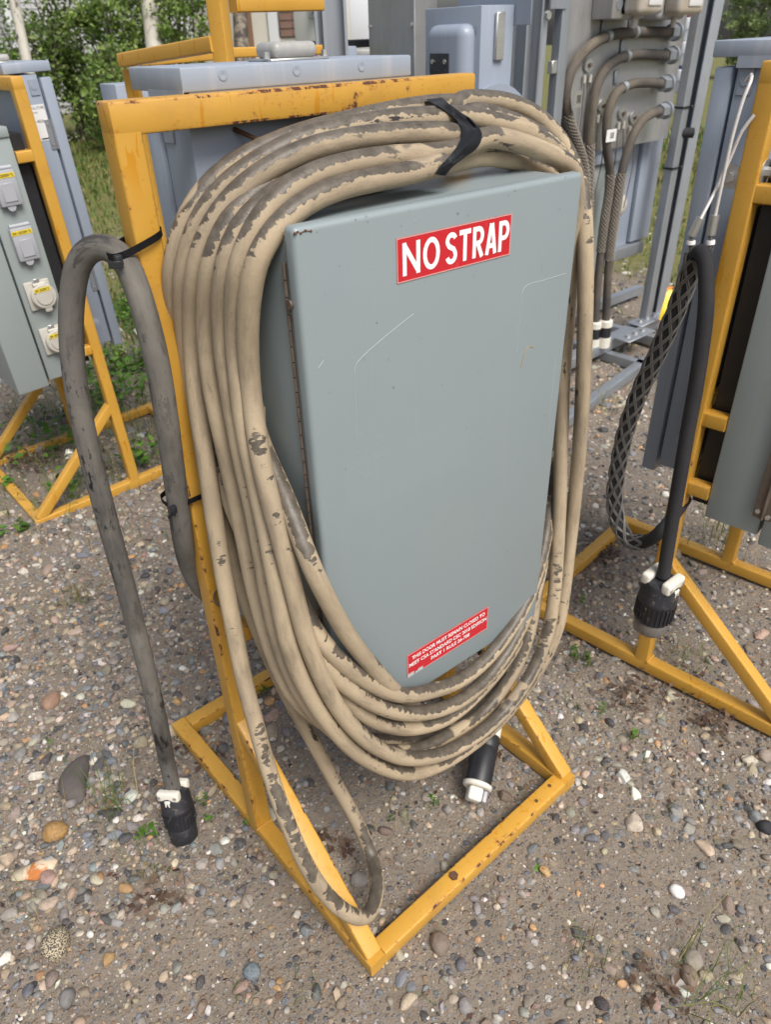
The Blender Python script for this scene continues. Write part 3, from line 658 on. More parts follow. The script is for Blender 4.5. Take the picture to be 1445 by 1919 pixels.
for i, (px, D, wid, h, n, lab) in enumerate(((5, 13.5, .55, 1.9, 2600, 'yellow-green shrub behind the leaning aspen trunk'), (85, 13.0, .6, 2.25, 3600, 'sunlit loose shrub in front of the grey house corner'), (150, 13.6, .65, 2.7, 4200, 'tall bushy shrub left of the thick aspen trunk'), (215, 13.0, .6, 3.0, 4200, 'darkest dense shrub growing between the left stand and yellow frame'),
        (300, 14.0, .7, 2.9, 4200, 'leafy shrub at the foot of the thick aspen'), (365, 13.4, .6, 3.0, 4000, 'shrub partly hidden behind the tall yellow frame post'), (205, 12.0, .5, 1.3, 2600, 'low spreading shrub beside the white clover'), (255, 12.4, .5, 1.5, 2400, 'low dark shrub above the front stand corner'))):
    bush(lab, px, 200, D, wid, h, n)
bush('pale green willow shrub far off at the top right corner', 1385, 120, 24, 1.6, 3.2, 5200, [(.20, .28, .10), (.15, .22, .08), (.25, .31, .13)], .06, 12)
bush('dull green willow shrub cut off by the right picture edge', 1490, 120, 23, 1.5, 3.6, 4200, [(.18, .25, .10), (.14, .20, .08)], .06, 12)
bush('hazy shrub showing between the rack posts', 1290, 150, 26, 1.3, 2.4, 2600, [(.20, .28, .10), (.15, .22, .08)], .06, 9)

SIDING = plain('pale_grey_vinyl_siding', (.46, .455, .47), .5, 0, .06, 3)
TRIM = plain('white_trim', (.62, .63, .65), .45, 0, .04, 3)
CREAM = plain('cream_stucco', (.60, .57, .50), .7, 0, .06, 4)
BRTRIM = plain('brown_trim', (.25, .14, .085), .6, 0, .1, 4)
SHINGLE = plain('brown_shingle', (.17, .10, .078), .85, 0, .25, 6)
K = atd(57, 200, 19.0); K[2] = 0
house = thing('house', 'pale grey vinyl-sided house half hidden behind the shrubs', 'house', tuple(K))
f2 = np.array([.35, .94]); l2 = np.array([-f2[1], f2[0]])
dL = l2 * math.cos(R_(50)) + f2 * math.sin(R_(50)); dR = -l2 * math.cos(R_(40)) + f2 * math.sin(R_(40))
for dd, L in ((dL, 4.5), (dR, 8.5)):
    dv = Vector((*dd, 0)); nv = Vector((0, 0, 1)).cross(dv); nv = nv if nv.dot(Vector((-f2[0], -f2[1], 0))) > 0 else -nv
    bm = bmesh.new(); add_box(bm, dv * L / 2 + Vector((0, 0, 2.2)) - nv * .08, (.1, 4.4, L), frame_of(dv)); from_bm('wall', bm, SIDING, house)
    me0 = None
    for k in range(32):
        z = .25 + k * .127
        if me0 is None:
            bm = bmesh.new(); add_box(bm, dv * (L / 2 + .05) - nv * .0, (.128, .02, L - .1), frame_of(dv, nv) @ Matrix.Rotation(.0, 4, 'Z'))
            # lean each board so that its lower edge stands proud
            bmesh.ops.rotate(bm, cent=dv * L / 2, matrix=Matrix.Rotation(R_(9) * (1 if dv.cross(Vector((0, 0, 1))).dot(nv) < 0 else -1), 3, dv), verts=bm.verts)
            o = from_bm('siding_board', bm, SIDING, house); me0 = o.data
        else: o = link(bpy.data.objects.new('siding_board', me0), house)
        o.location = (0, 0, z)
box('corner_trim', (-.07, -.07, .1), (.07, .07, 4.4), TRIM, house)
q = dL * .55 - f2 * .06; cyl('downspout', (q[0], q[1], .2), (q[0], q[1], 4.3), .05, TRIM, house, None, 8)
box('roof_eave', (-5, 5.0, 4.4), (6, 5.2, 4.5), TRIM, house)

K2 = atd(470, 90, 15.5); K2[2] = 0
shed = thing('shed', 'cream building with brown trim seen through the yellow frame', 'building', tuple(K2), AZV)
box('wall', (-1.2, 0, 0), (.42, .12, 3.4), CREAM, shed)
box('wall', (.62, .0, 0), (3.2, .12, 1.55), CREAM, shed)
box('trim_strip', (-.02, -.03, 0), (.08, 0, 3.4), BRTRIM, shed)
box('corner_post', (.42, -.05, 0), (.62, .12, 3.4), TRIM, shed)
me0 = None
for r in range(9):
    for cidx in range(6):
        if me0 is None: o = box('shingle', (0, -.05, 0), (.255, .0, .135), SHINGLE, shed, .008, 1); me0 = o.data
        else: o = link(bpy.data.objects.new('shingle', me0), shed)
        o.location = (.66 + cidx * .262 - .1 * (r % 2) + (.1 if r % 2 else 0), 0, 1.56 + r * .142); o.rotation_euler = (R_(-6), 0, 0)

# ================================================================== THE STANDS
def rebase(root, loc):
    loc = Vector(loc)
    for c in root.children: c.location = Vector(c.location) - loc
    root.location = loc
def copy_tree(o, label, parent=None):
    c = o.copy(); COL.objects.link(c)
    if parent is not None: c.parent = parent
    if label: c['label'] = label
    for ch in list(o.children): copy_tree(ch, None, c)
    return c
T, W, D, H, YP = .0381, .645, .807, 1.478, .3964
def make_stand(label, Y, group):
    s = thing('equipment_stand', label, 'stand', (0, 0, 0), 0, group); h = T / 2
    bar('base_rail', (h, 0, h), (h, D, h), T, T, Y, s); bar('base_rail', (W - h, 0, h), (W - h, D, h), T, T, Y, s)
    bar('base_rail', (T, h, h), (W - T, h, h), T, T - .001, Y, s); bar('base_rail', (T, D - h, h), (W - T, D - h, h), T, T - .001, Y, s)
    bar('post', (h, YP + h, T - .0036), (h, YP + h, H - T + .0036), T, T, Y, s, up=(0, 1, 0)); bar('post', (W - h, YP + h, T - .0036), (W - h, YP + h, H - T + .0036), T, T, Y, s, up=(0, 1, 0))
    bar('top_rail', (0, YP + h, H - h), (W, YP + h, H - h), T, T, Y, s, ends=True)
    for z in (1.25, .79, .59): bar('cross_rail', (T, YP + h, z), (W - T, YP + h, z), T - .002, T - .002, Y, s)
    for x in (h, W - h): bar('brace', (x, YP + .012, .375), (x, .022, .034), T - .003, T - .003, Y, s)
    for x in (h, W - h):            # weld beads where the posts meet the rails
        bm = bmesh.new()
        for k in range(26):
            a = k / 26; sx = -1 if k % 2 else 1
            add_box(bm, (x - .02 + .04 * a, YP - .002, T + .001 + random.uniform(0, .002)), (.004, .006, .005), None, .0015, 1)
        from_bm('weld_bead', bm, Y[0], s)
    return s
STG = 'yellow stands in the yard'
stand = make_stand('nearest rust-chipped yellow stand carrying the coiled cable', YEL, STG)
cyl('bolt_head', (.248, .0195, T), (.248, .0195, T + .006), .0095, RUSTY, stand, None, 6)
for q in ((.52, .017), (.575, .022)): cyl('rivet', (q[0], q[1], T - .001), (q[0], q[1], T + .002), .004, RUSTY, stand, None, 8)
stand_l = make_stand('yellow stand at the left with receptacle cabinet on it', YEL2, STG)
for x_ in (T / 2, W - T / 2):
    for z_ in (1.262, .79, .61): bar('standoff', (x_, YP + .002, z_), (x_, .347, z_), T - .004, T - .004, YEL2, stand_l)
stand_l.location = (.095, 2.745, -.03); stand_l.rotation_euler = (R_(2.2), 0, R_(-90))
stand_r = copy_tree(stand_l, 'yellow stand at the right edge with the wire rope tied to its post')
RSLOC, RSROT = (1.135, -.305, 0), R_(5.5)
stand_r.location = RSLOC; stand_r.rotation_euler = (0, 0, RSROT)

# ---- slim blue-grey cabinet that hangs behind every stand
def make_backcab(label, group):
    s = thing('slim_cabinet', label, 'cabinet', (0, 0, 0), 0, group); x0, x1, y0, y1, z0, z1 = .126, .515, .442, .522, .575, 1.475
    box('body', (x0, y0, z0), (x1, y1, z1), BLUE, s, .004, 2)
    for a, b in ((x0 - .014, x0), (x1, x1 + .014)): pass
    box('door', (x0 - .006, y1 + .006, z0 - .02), (x1 + .006, y1 + .042, z1 - .012), BLUE, s, .004, 2)
    lo = (x0 - .012, y0 - .022, 1.4795); hi = (x1 + .004, y1 + .05, 1.508)
    box('lid', lo, hi, BLUER, s, .003, 2)
    # drip skirts hanging from the lid, front and side
    plate('lid_skirt', (lo[0], lo[1] + .001, 1.462), (0, 1, 0), (0, 0, 1), .10, .02, .0015, BLUER, s)
    box('lid_lip', (x0 - .002, y0 - .0195, 1.472), (x1, y0 - .017, 1.481), BLUE, s)
    for xx in (x0 - .0125, x1 + .0125):
        sg = -1 if xx < x0 else 1; xf = x0 if sg < 0 else x1
        box('latch_tab', (min(xf, xf + sg * .003), .487, 1.415), (max(xf, xf + sg * .003), .516, 1.462), BLUE, s, .001, 1)
        cyl('knockout', (xf + sg * .003, .5015, 1.440), (xf + sg * .0045, .5015, 1.440), .009, BLUE, s, None, 16)
        for zz in ((1.30, .82) if sg > 0 else ()):
            h = box('hinge', (min(xf, xf + sg * .003), .504, zz - .045), (max(xf, xf + sg * .003), .523, zz + .045), GALV, s, .001, 1)
            cyl('hinge_pin', (xf + sg * .005, .525, zz - .045), (xf + sg * .005, .525, zz + .045), .004, GALV, h, None, 8)
            for dz in (-.03, .03): cyl('rivet', (xf + sg * .002, .513, zz + dz), (xf + sg * .005, .513, zz + dz), .004, STEEL, h, None, 8)
        lathe('knockout_ring', [(.020, 0), (.020, .0012), (.017, .0015), (.012, .0010), (.010, .002), (.001, .002)], (xf + sg * .0003, .478, .66), (sg, 0, 0), BLUE, s)
    for xx in (x0 + .05, x0 + .17, x0 + .29): lathe('dimple', [(.007, 0), (.007, .0012), (.004, .0016), (.001, .0005)], (xx, lo[1] + .0003, 1.497), (0, -1, 0), BLUER, s, 12)
    # dome vent on the lid
    cy = .478; v = thing('vent_cap', None, None); v.parent = s
    bm = bmesh.new(); add_box(bm, (.322, cy, 1.521), (.078, .055, .021), None, .0095, 4); from_bm('dome', bm, VENTPL, v)
    bm = bmesh.new(); add_box(bm, (.325, cy, 1.5095), (.105, .062, .004), None, .0015, 1); from_bm('flange', bm, STEEL, v)
    for xx in (.273, .377): cyl('screw', (xx, cy - .02, 1.511), (xx, cy - .02, 1.520), .005, STEEL, v, None, 6)
    return s
BCG = 'slim blue-grey cabinets hung behind the stands'
bc = make_backcab('slim blue-grey cabinet with domed vent behind the nearest stand', BCG)
bc_l = copy_tree(bc, 'slim blue-grey cabinet with white rental label at the left'); bc_l.location = stand_l.location; bc_l.rotation_euler = stand_l.rotation_euler
bc_r = copy_tree(bc, 'slim blue-grey cabinet at the right behind the hanging black cable'); bc_r.location = RSLOC; bc_r.rotation_euler = (0, 0, RSROT)
# paper label on the left one (side wall that faces the camera: local x = .515)
pl = plate('paper_label', (.5152, .437 + .018, 1.285), (0, 1, 0), (0, 0, 1), .062, .105, .0006, PAPER, bc_l)
for body, y, z, w_, h_ in (('RENTAL STORE', .457, 1.377, .058, .0075), ('1-4626', .474, 1.338, .030, .009), ('Grounded', .468, 1.366, .022, .005)): text('lettering', body, (.5159, y, z), (0, 1, 0), (0, 0, 1), w_, h_, INK, pl)
box('print_bar', (.5158, .480, 1.2885), (.5162, .514, 1.2925), INK, pl)
# pale rust twig-like bolt sticking out under the top rail
cyl('threaded_bolt', tuple(at(438, 242, .4415)), tuple(at(497, 268, .405)), .0034, RUSTY, bc, None, 8)

# ---- front enclosure of the nearest stand
X0, X1, YF, ZB, ZT = .0870, .6093, .1589, .473, 1.354
YAW = -.0226 / (X1 - X0)
enc = thing('enclosure', 'grey-green steel enclosure with red NO STRAP sticker on its door', 'enclosure', (X0, YF, 0), math.atan(YAW))
WE = .5228
def on_door(px, py):   # point of the door face in the enclosure's own frame
    a = math.atan(YAW); n = np.array([math.sin(a), -math.cos(a), 0]); d = ray(px, py); P0 = np.array([X0, YF, 0])
    p = CAM + d * (((P0 - CAM) @ n) / (d @ n)) - P0
    return np.array([p[0] * math.cos(a) + p[1] * math.sin(a), 0, p[2]])
def door_mat():
    """enamel with the pale ghosts of an old oval and an old rectangular sticker"""
    m = GREY.copy(); m.name = 'door_enamel_with_sticker_ghosts'; q = NT.__new__(NT); q.m = m; q.t = m.node_tree; q.p = q.t.nodes['Principled BSDF']
    old = q.p.inputs['Base Color'].links[0].from_socket; oc = q.coord('Object'); sep = q.n('ShaderNodeSeparateXYZ'); q.inp(sep.inputs[0], oc)
    g = on_door(843, 1000); ex = q.math('DIVIDE', q.math('SUBTRACT', sep.outputs[0], float(g[0])), .070); ez = q.math('DIVIDE', q.math('SUBTRACT', sep.outputs[2], float(g[2])), .062)
    e = q.math('SUBTRACT', 1.0, q.step(q.math('ADD', q.math('MULTIPLY', ex, ex), q.math('MULTIPLY', ez, ez)), .93, 1.02))
    g2 = on_door(770, 870); rx = q.math('SUBTRACT', 1.0, q.step(q.math('ABSOLUTE', q.math('SUBTRACT', sep.outputs[0], float(g2[0]))), .125, .127)); rz_ = q.math('SUBTRACT', 1.0, q.step(q.math('ABSOLUTE', q.math('SUBTRACT', sep.outputs[2], float(g2[2]))), .045, .047))
    c = q.mix(q.math('MULTIPLY', q.math('MULTIPLY', rx, rz_), .10), old, (.27, .31, .32)); c = q.mix(q.math('MULTIPLY', e, .30), c, (.243, .275, .275)); q.inp(q.p.inputs['Base Color'], c); return m
DOORM = door_mat()
bm = bmesh.new(); add_box(bm, (WE / 2, .128, (ZB + ZT) / 2), (WE - .012, .20, ZT - ZB - .012), None, .006, 3); from_bm('body', bm, GREY, enc)
bm = bmesh.new(); add_box(bm, (WE / 2, .0125, (ZB + ZT) / 2), (WE, .025, ZT - ZB), None, .0075, 4); door = from_bm('door', bm, DOORM, enc)
hs = []
bm = bmesh.new()
k = 0; z = ZB + .02
while z < ZT - .06:
    add_cyl(bm, (.0005, .029, z), (.0005, .029, z + .019), .0027, None, 8); z += .021
from_bm('piano_hinge', bm, RUST_DK, enc)
cyl('hinge_screw', (-.004, .020, 1.262), (-.0005, .020, 1.262), .006, RUST_DK, enc, None, 10)
bm = bmesh.new()
for k in range(7): add_box(bm, (.003 + .0035 * k, .0005 + .001 * (k % 2), ZT - .0065 + .001 * math.sin(k * 2)), (.004, .004, .0025), None, .001, 1)
from_bm('rust_patch', bm, RUSTY, door)
def sticker(name, tl, tr, bl, br, lines, bold, skew=True):
    q = [on_door(*c) for c in (tl, tr, bl, br)]
    xa = (q[0][0] + q[2][0]) / 2; xb = (q[1][0] + q[3][0]) / 2; za = (q[2][2] + q[3][2]) / 2; zb = (q[0][2] + q[1][2]) / 2
    s = plate(name, (xa, -.0002, za), (1, 0, 0), (0, 0, 1), xb - xa, zb - za, .0007, VINYLR, enc)
    fr = .0015
    for (lx, lz, lw, lh) in ((xa, za, xb - xa, fr), (xa, zb - fr, xb - xa, fr), (xa, za + fr, fr, zb - za - 2 * fr), (xb - fr, za + fr, fr, zb - za - 2 * fr)):
        plate('border', (lx, -.0010, lz), (1, 0, 0), (0, 0, 1), lw, lh, .0001, PINKB, s)
    for body, u0, u1, v0, v1 in lines:
        text('lettering', body, (xa + (xb - xa) * u0, -.0010, za + (zb - za) * v0), (1, 0, 0), (0, 0, 1), (xb - xa) * (u1 - u0), (zb - za) * (v1 - v0), VINYLW, s, bold, .0003)
    return s, xa, xb, za, zb
def block_letters(name, body, x, z, w, h, st, parent, y=-.0010):
    """heavy sans capitals built from strokes; every stroke sits a hair above the one before it"""
    arc = lambda cx, cz, rx, rz, a0, a1, n=14: [(cx + rx * math.cos(R_(a0 + (a1 - a0) * i / n)), cz + rz * math.sin(R_(a0 + (a1 - a0) * i / n))) for i in range(n + 1)]
    adv = w / sum({'I': .4}.get(c, 1.0) for c in body); cw = adv * .86; bm = bmesh.new(); lay = 0; s2 = st / 2
    for i, c in enumerate(body):
        L, Rr, B, Tt = s2, cw - s2, s2, h - s2; m = h * .5
        G = {'N': [[(L, 0), (L, h)], [(Rr, 0), (Rr, h)], [(L - s2 * .2, h - .002), (Rr + s2 * .2, .002)]],
             'O': [arc(cw / 2, h / 2, cw / 2 - s2, h / 2 - s2, 0, 360, 30)],
             'T': [[(0, Tt), (cw, Tt)], [(cw / 2, 0), (cw / 2, h - st)]],
             'A': [[(L * .8, 0), (cw / 2 - st * .12, h)], [(cw - L * .8, 0), (cw / 2 + st * .12, h)], [(cw * .24, h * .28), (cw * .76, h * .28)]],
             'P': [[(L, 0), (L, h)], [(L, Tt), (cw * .52, Tt)] + arc(cw * .52, (Tt + h * .44) / 2, Rr - cw * .52, (Tt - h * .44) / 2, 90, -90, 10)[1:] + [(L, h * .44)]],
             'R': [[(L, 0), (L, h)], [(L, Tt), (cw * .52, Tt)] + arc(cw * .52, (Tt + h * .47) / 2, Rr - cw * .52, (Tt - h * .47) / 2, 90, -90, 10)[1:] + [(L, h * .47)], [(cw * .46, h * .45), (cw - s2 * .9, 0)]],
             'S': [arc(cw / 2, h * .735, cw / 2 - s2, h * .265 - s2, 20, 200, 12) + [(cw * .30, h * .575), (cw * .70, h * .46)] + arc(cw / 2, h * .28, cw / 2 - s2, h * .28 - s2, 15, -165, 12)]}[c]
        for q in G:
            P = np.array(q, float); closed = c == 'O'; t_ = np.gradient(P, axis=0) if not closed else np.roll(P[:-1], -1, 0) - np.roll(P[:-1], 1, 0)
            if closed: t_ = np.vstack([t_, t_[:1]])
            t_ /= np.linalg.norm(t_, axis=1)[:, None]; nn = np.c_[-t_[:, 1], t_[:, 0]] * s2; lay += 1; yy = y - .00004 * lay
            va = [bm.verts.new((x + i * adv + p[0], yy, z + p[1])) for p in P + nn]; vb = [bm.verts.new((x + i * adv + p[0], yy, z + p[1])) for p in P - nn]
            for k in range(len(P) - 1): bm.faces.new((va[k], vb[k], vb[k + 1], va[k + 1]))
    return from_bm(name, bm, VINYLW, parent, False)
PINKB = plain('faded_pink_border', (.62, .28, .26), .5)
s1, xa, xb, za, zb = sticker('warning_sticker', (743, 447), (958.5, 400), (743, 534), (955, 475), [], .0)
for body, u0, u1 in (('NO', .045, .375), ('STRAP', .40, 1.0)): block_letters('lettering', body, xa + (xb - xa) * u0, za + (zb - za) * .135, (xb - xa) * (u1 - u0), (zb - za) * .74, .0068, s1)
s2, xa, xb, za, zb = sticker('rule_sticker', (763, 1232), (914, 1134), (763, 1273), (914, 1174), [('THIS DOOR MUST REMAIN CLOSED TO', .055, .955, .70, .86), ('MEET CSA STANDARD CEC 2018 EDITION', .02, .98, .43, .59), ('PART 1 RULE 26-708', .28, .76, .17, .33)], .02)
for u, wv, hv in ((.005, .07, .16), (.09, .035, .09), (.12, .06, .14)):
    plate('torn_patch', (xa + (xb - xa) * u, -.0011, za + (zb - za) * .005), (1, 0, 0), (0, 0, 1), (xb - xa) * wv, (zb - za) * hv, .0001, SCRATCH, s2, 0)
# scratches in the door paint
def scratch(pts, r=.00045):
    P = spline(np.array([on_door(*p) + [0, -.0002, 0] for p in pts]), .01); return P
for q in ([(775, 588), (720, 632), (672, 676), (665, 690), (666, 740), (668, 815)], [(1062, 512), (1020, 525), (982, 540), (976, 580), (968, 660)], [(596, 690), (606, 676)], [(1053, 520), (1045, 640), (1030, 780), (1026, 830)], [(604, 940), (616, 985)]): wires('scratch', [scratch(q)], .00038, SCRATCH, door, 4)
wires('scratch', [scratch([(976, 690), (983, 662), (992, 649), (1000, 652)])], .0006, plain('rust_scratch', (.35, .22, .06), .6), door, 4)
# rain drops clinging to the door
bm = bmesh.new()
for k in range(70):
    u, v_ = random.uniform(.03, WE - .02), ZB + (ZT - ZB) * (1 - random.random()**1.6)
    r = random.uniform(.0006, .0014); vs = bmesh.ops.create_icosphere(bm, subdivisions=1, radius=r)['verts']
    bmesh.ops.scale(bm, vec=(1, .45, random.uniform(1, 1.5)), verts=vs); bmesh.ops.translate(bm, vec=(u, -.0002, v_), verts=vs)
wd = NT('water_drop', .05); wd.set('Base Color', (.9, .93, .95)); wd.set('Transmission Weight', 1.0); wd.p.inputs['IOR'].default_value = 1.33
o = from_bm('rain_drops', bm, wd.m, door); o['kind'] = 'stuff'

# ---- receptacle block under the back of the nearest stand
rec = thing('receptacle_box', 'small grey outlet box glimpsed between the cables below the cross rail', 'outlet box', (.10, .44, .60))
box('body', (0, 0, 0), (.17, .10, .15), OLIVE, rec, .006, 2); box('cover', (.02, -.006, .03), (.11, 0, .11), GREYPL, rec, .003, 2)
ob = thing('earth_lead', 'short green earthing lead hanging by the right post', 'wire'); p = at(918, 1215, .40)
tube('lead', spline([p + [0, .01, .35], p + [0, 0, .1], p, p + [.005, .0, -.07]]), .006, GREEN, ob, 8); rebase(ob, p)

# ---- cabinets on the front of the other two stands (body + deep door)
def make_sidecab(label, side):
    s = thing('outlet_cabinet', label, 'cabinet', (0, 0, 0), 0, 'weathered grey cabinets on the other stands')
    box('body', (.012, .223, .545), (W - .012, .346, 1.335), OLIVE, s, .004, 2)
    box('door', (.0, .105, .53), (W, .215, 1.345), OLIVE, s, .006, 2)
    box('rim', (.006, .216, 1.322), (W - .006, .346, 1.352), OLIVE, s, .004, 2)
    box('gap_shade_sheet', (T + .004, .3485, .56), (W - T - .004, .391, 1.325), BLACK, s)  # black sheet added to darken the gap to the posts, where only shade falls
    return s
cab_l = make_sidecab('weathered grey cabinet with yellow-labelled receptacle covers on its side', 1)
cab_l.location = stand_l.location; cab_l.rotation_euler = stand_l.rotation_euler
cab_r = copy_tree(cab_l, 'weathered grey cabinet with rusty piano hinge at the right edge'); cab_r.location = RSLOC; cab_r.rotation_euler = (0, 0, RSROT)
hp = box('piano_hinge', (-.004, .200, .60), (.0115, .240, 1.32), RUST_DK, cab_r, .0005, 1)
cyl('knuckles', (-.005, .2195, .60), (-.005, .2195, 1.32), .0045, RUST_DK, hp, None, 8)
for y, z in ((.231, .618), (.208, .61), (.231, .95)): cyl('rivet', (-.002, y, z), (-.008, y, z), .0055, STEEL, hp, None, 10)
ltc = box('latch', (W, .10, .93), (W + .018, .135, .945), STEEL, cab_l, .004, 2)
def outlet(z, rect):
    x = W - .012; y = .286
    o = thing('receptacle_cover', None, None); o.parent = cab_l
    if rect:
        bm = bmesh.new(); add_box(bm, (x + .012, y, z), (.024, .070, .105), None, .005, 2); from_bm('flap', bm, GREYPL, o)
        bm = bmesh.new(); add_box(bm, (x + .0255, y, z - .012), (.003, .040, .055), None, .0012, 1); from_bm('panel', bm, GREYPL, o)
        cyl('lift_tab', (x + .012, y - .004, z - .055), (x + .020, y - .004, z - .055), .013, GREYPL, o, None, 16)
        cyl('hinge', (x + .014, y - .032, z + .057), (x + .014, y + .032, z + .057), .007, GREYPL, o, None, 10)
        lz, lx = z + .030, x + .0245
    else:
        bm = bmesh.new(); add_box(bm, (x + .006, y - .004, z), (.012, .085, .095), None, .004, 2); from_bm('plate', bm, BEIGEPL, o)
        lathe('flap', [(.042, 0), (.042, .014), (.038, .018), (.030, .0185), (.027, .022), (.001, .022)], (x + .012, y + .004, z - .004), (1, 0, 0), BEIGEPL, o, 24)
        bm = bmesh.new(); add_box(bm, (x + .024, y + .006, z - .046), (.008, .024, .022), None, .003, 2); from_bm('lift_tab', bm, BEIGEPL, o)
        cyl('hinge', (x + .020, y - .02, z + .036), (x + .020, y + .02, z + .036), .008, BEIGEPL, o, None, 10)
        bm = bmesh.new(); add_box(bm, (x + .020, y - .006, z + .046), (.006, .022, .022), None, .002, 1); from_bm('spring', bm, STEEL, o)
        lz, lx = z + .014, x + .0345
    lb = plate('rating_label', (lx, y - .034 if rect else y - .026, lz), (0, 1, 0), (0, 0, 1), .066 if rect else .054, .014, .0005, VINYLY, o)
    text('lettering', ('30A 125/250V TL' if rect else '50A 125/250V TL'), (lx + .0006, y - .031 if rect else y - .023, lz + .003), (0, 1, 0), (0, 0, 1), .060 if rect else .048, .008, INK, o, .03)
for z, rc in ((1.185, True), (1.015, True), (.845, False), (.685, False)): outlet(z, rc)

# ================================================================== COILED CABLE
def P3(lst):
    out = []
    for q in lst:
        if q[0] == 'x': out.append(atx(q[1], q[2], q[3]))
        elif q[0] == 'z': out.append(atz(q[1], q[2], q[3]))
        else: out.append(at(q[0], q[1], q[2]))
    return out
def ramp_y(pts, y0, y1):
    n = len(pts); return [(p[0], p[1], y0 + (y1 - y0) * i / (n - 1)) if len(p) == 2 else p for i, p in enumerate(pts)]
CRAD = .0147
# every strand: tape -> left bend -> left drop -> bottom -> right rise -> tape again
TL = {0: ramp_y([(832, 308), (765, 324), (700, 337), (629, 353), (571, 380), (530, 412), (504, 444), (483, 478)], .200, 0.203),
      1: ramp_y([(847, 284), (775, 291), (700, 298), (629, 313), (571, 333), (530, 362), (495, 397), (469, 441), (451, 484)], .222, 0.232),
      2: ramp_y([(850, 284), (775, 291), (700, 300), (629, 314), (571, 333), (527, 356), (483, 387), (451, 420), (433, 456)], .262, 0.261),
      3: ramp_y([(852, 262), (775, 265), (700, 275), (629, 291), (571, 313), (512, 339), (466, 371), (428, 412), (407, 455)], .285, 0.290),
      4: ramp_y([(863, 253), (780, 249), (700, 255), (629, 266), (571, 282), (518, 307), (472, 336), (428, 377), (399, 412), (380, 455)], .237, 0.319),
      5: ramp_y([(835, 219), (740, 224), (658, 238), (571, 259), (507, 290), (452, 324), (405, 365), (373, 412), (356, 455)], .272, 0.348),
      6: ramp_y([(811, 197), (740, 208), (658, 226), (571, 249), (501, 275), (437, 308), (383, 355), (351, 406), (334, 452)], .332, 0.377)}
LX = .055
L0 = [('x', 473, 500, LX), ('x', 465, 580, LX), ('x', 464, 650, LX), ('x', 469, 730, LX), (478, 800, .235), (492, 880, .215), (509, 950, .20), (536, 1047, .175), (551, 1110, .165), (575, 1200, .152), (612, 1290, .14), (650, 1350, .132), (690, 1390, .125), (727, 1411, .12), (758, 1421, .118), (816, 1417, .115), (874, 1391, .115), (933, 1346, .118), (976, 1294, .12), (1008, 1240, .125), (1028, 1181, .135), (1040, 1108, .15), (1045, 1040, .17), (1049, 960, .19), (1051, 880, .205), (1053, 790, .215), (1056, 700, .225), (1064, 600, .23), (1071, 500, .23), (1079, 400, .225), (1080, 345, .22), (1074, 313, .215), (1039, 293, .215), (1000, 276, .22), (954, 262, .225), (911, 256, .23)]
L1 = [('x', 446, 500, LX - 0.0028), ('x', 440, 580, LX - 0.0028), ('x', 441, 650, LX - 0.0028), (449, 730, .262), (458, 800, .255), (474, 880, .24), (490, 950, .225), (510, 1050, .20), (524, 1130, .185), (542, 1212, .172), (575, 1292, .16), (621, 1362, .15), (668, 1410, .142), (727, 1442, .137), (772, 1450, .134), (816, 1437, .138), (862, 1412, .145), (918, 1369, .152), (962, 1322, .155), (996, 1276, .156), (1025, 1228, .156), (1049, 1166, .155), (1060, 1094, .168), (1066, 1040, .175), (1074, 970, .18), (1082, 890, .18), (1089, 800, .178), (1094, 700, .178), (1097, 600, .185), (1098, 480, .20), (1095, 400, .22), (1085, 333, .25), (1073, 302, .265), (1051, 264, .285), (1021, 228, .30), (985, 203, .315), (939, 189, .325), (893, 187, .33), (855, 190, .332)]
L2 = [('x', 421, 500, LX - 0.0056), ('x', 416, 580, LX - 0.0056), (418, 650, .292), (430, 730, .287), (442, 800, .280), (458, 880, .268), (474, 950, .255), (492, 1047, .235), (506, 1130, .222), (528, 1215, .205), (562, 1295, .19), (610, 1355, .178), (660, 1394, .17), (729, 1409, .162), (787, 1404, .158), (845, 1376, .155), (903, 1339, .155), (947, 1286, .157), (978, 1228, .16), (998, 1160, .175), (1010, 1080, .20), (1020, 1000, .235), (1035, 850, .27), (1048, 700, .28), (1060, 500, .28), (1068, 380, .275), (1062, 310, .272), (1039, 274, .275), (1000, 247, .28), (954, 226, .285), (911, 214, .29), (870, 210, .295)]
L3 = [('x', 393, 500, LX - 0.0084), ('x', 388, 580, LX - 0.0084), (388, 650, .33), (398, 730, .325), (413, 800, .32), (428, 870, .315), (442, 930, .308), (458, 1010, .295), (474, 1090, .28), (492, 1160, .262), (516, 1235, .24), (548, 1300, .22), (600, 1350, .21), (660, 1378, .205), (729, 1390, .20), (787, 1388, .20), (845, 1362, .20), (903, 1318, .20), (947, 1262, .205), (975, 1200, .215), (992, 1120, .235), (1005, 1000, .27), (1020, 850, .30), (1040, 650, .31), (1052, 480, .31), (1060, 370, .30), (1050, 318, .29), (1010, 300, .275), (969, 290, .26), (924, 282, .255), (881, 279, .25)]
L4 = [('x', 367, 500, LX - .0112), ('x', 361, 580, LX - .0112), (362, 650, .372), (367, 730, .368), (377, 810, .362), (388, 880, .356), (398, 950, .35), (413, 1047, .335), (440, 1188, .30), (456, 1270, .275), (478, 1353, .25), (506, 1452, .21), (541, 1548, .155), (581, 1635, .105), (623, 1690, .070), (660, 1717, .050), (688, 1718, .050), (704, 1694, .064), (707, 1655, .095), (698, 1610, .15), (678, 1558, .19), (647, 1500, .23), (614, 1442, .26), (590, 1396, .28), (562, 1345, .305), (535, 1295, .325), (505, 1230, .345), (472, 1150, .365), (440, 1060, .38), (408, 950, .392), (380, 840, .398), (362, 740, .398), (350, 650, .395), ('x', 342, 580, LX - .014), ('x', 345, 500, LX - .014)]
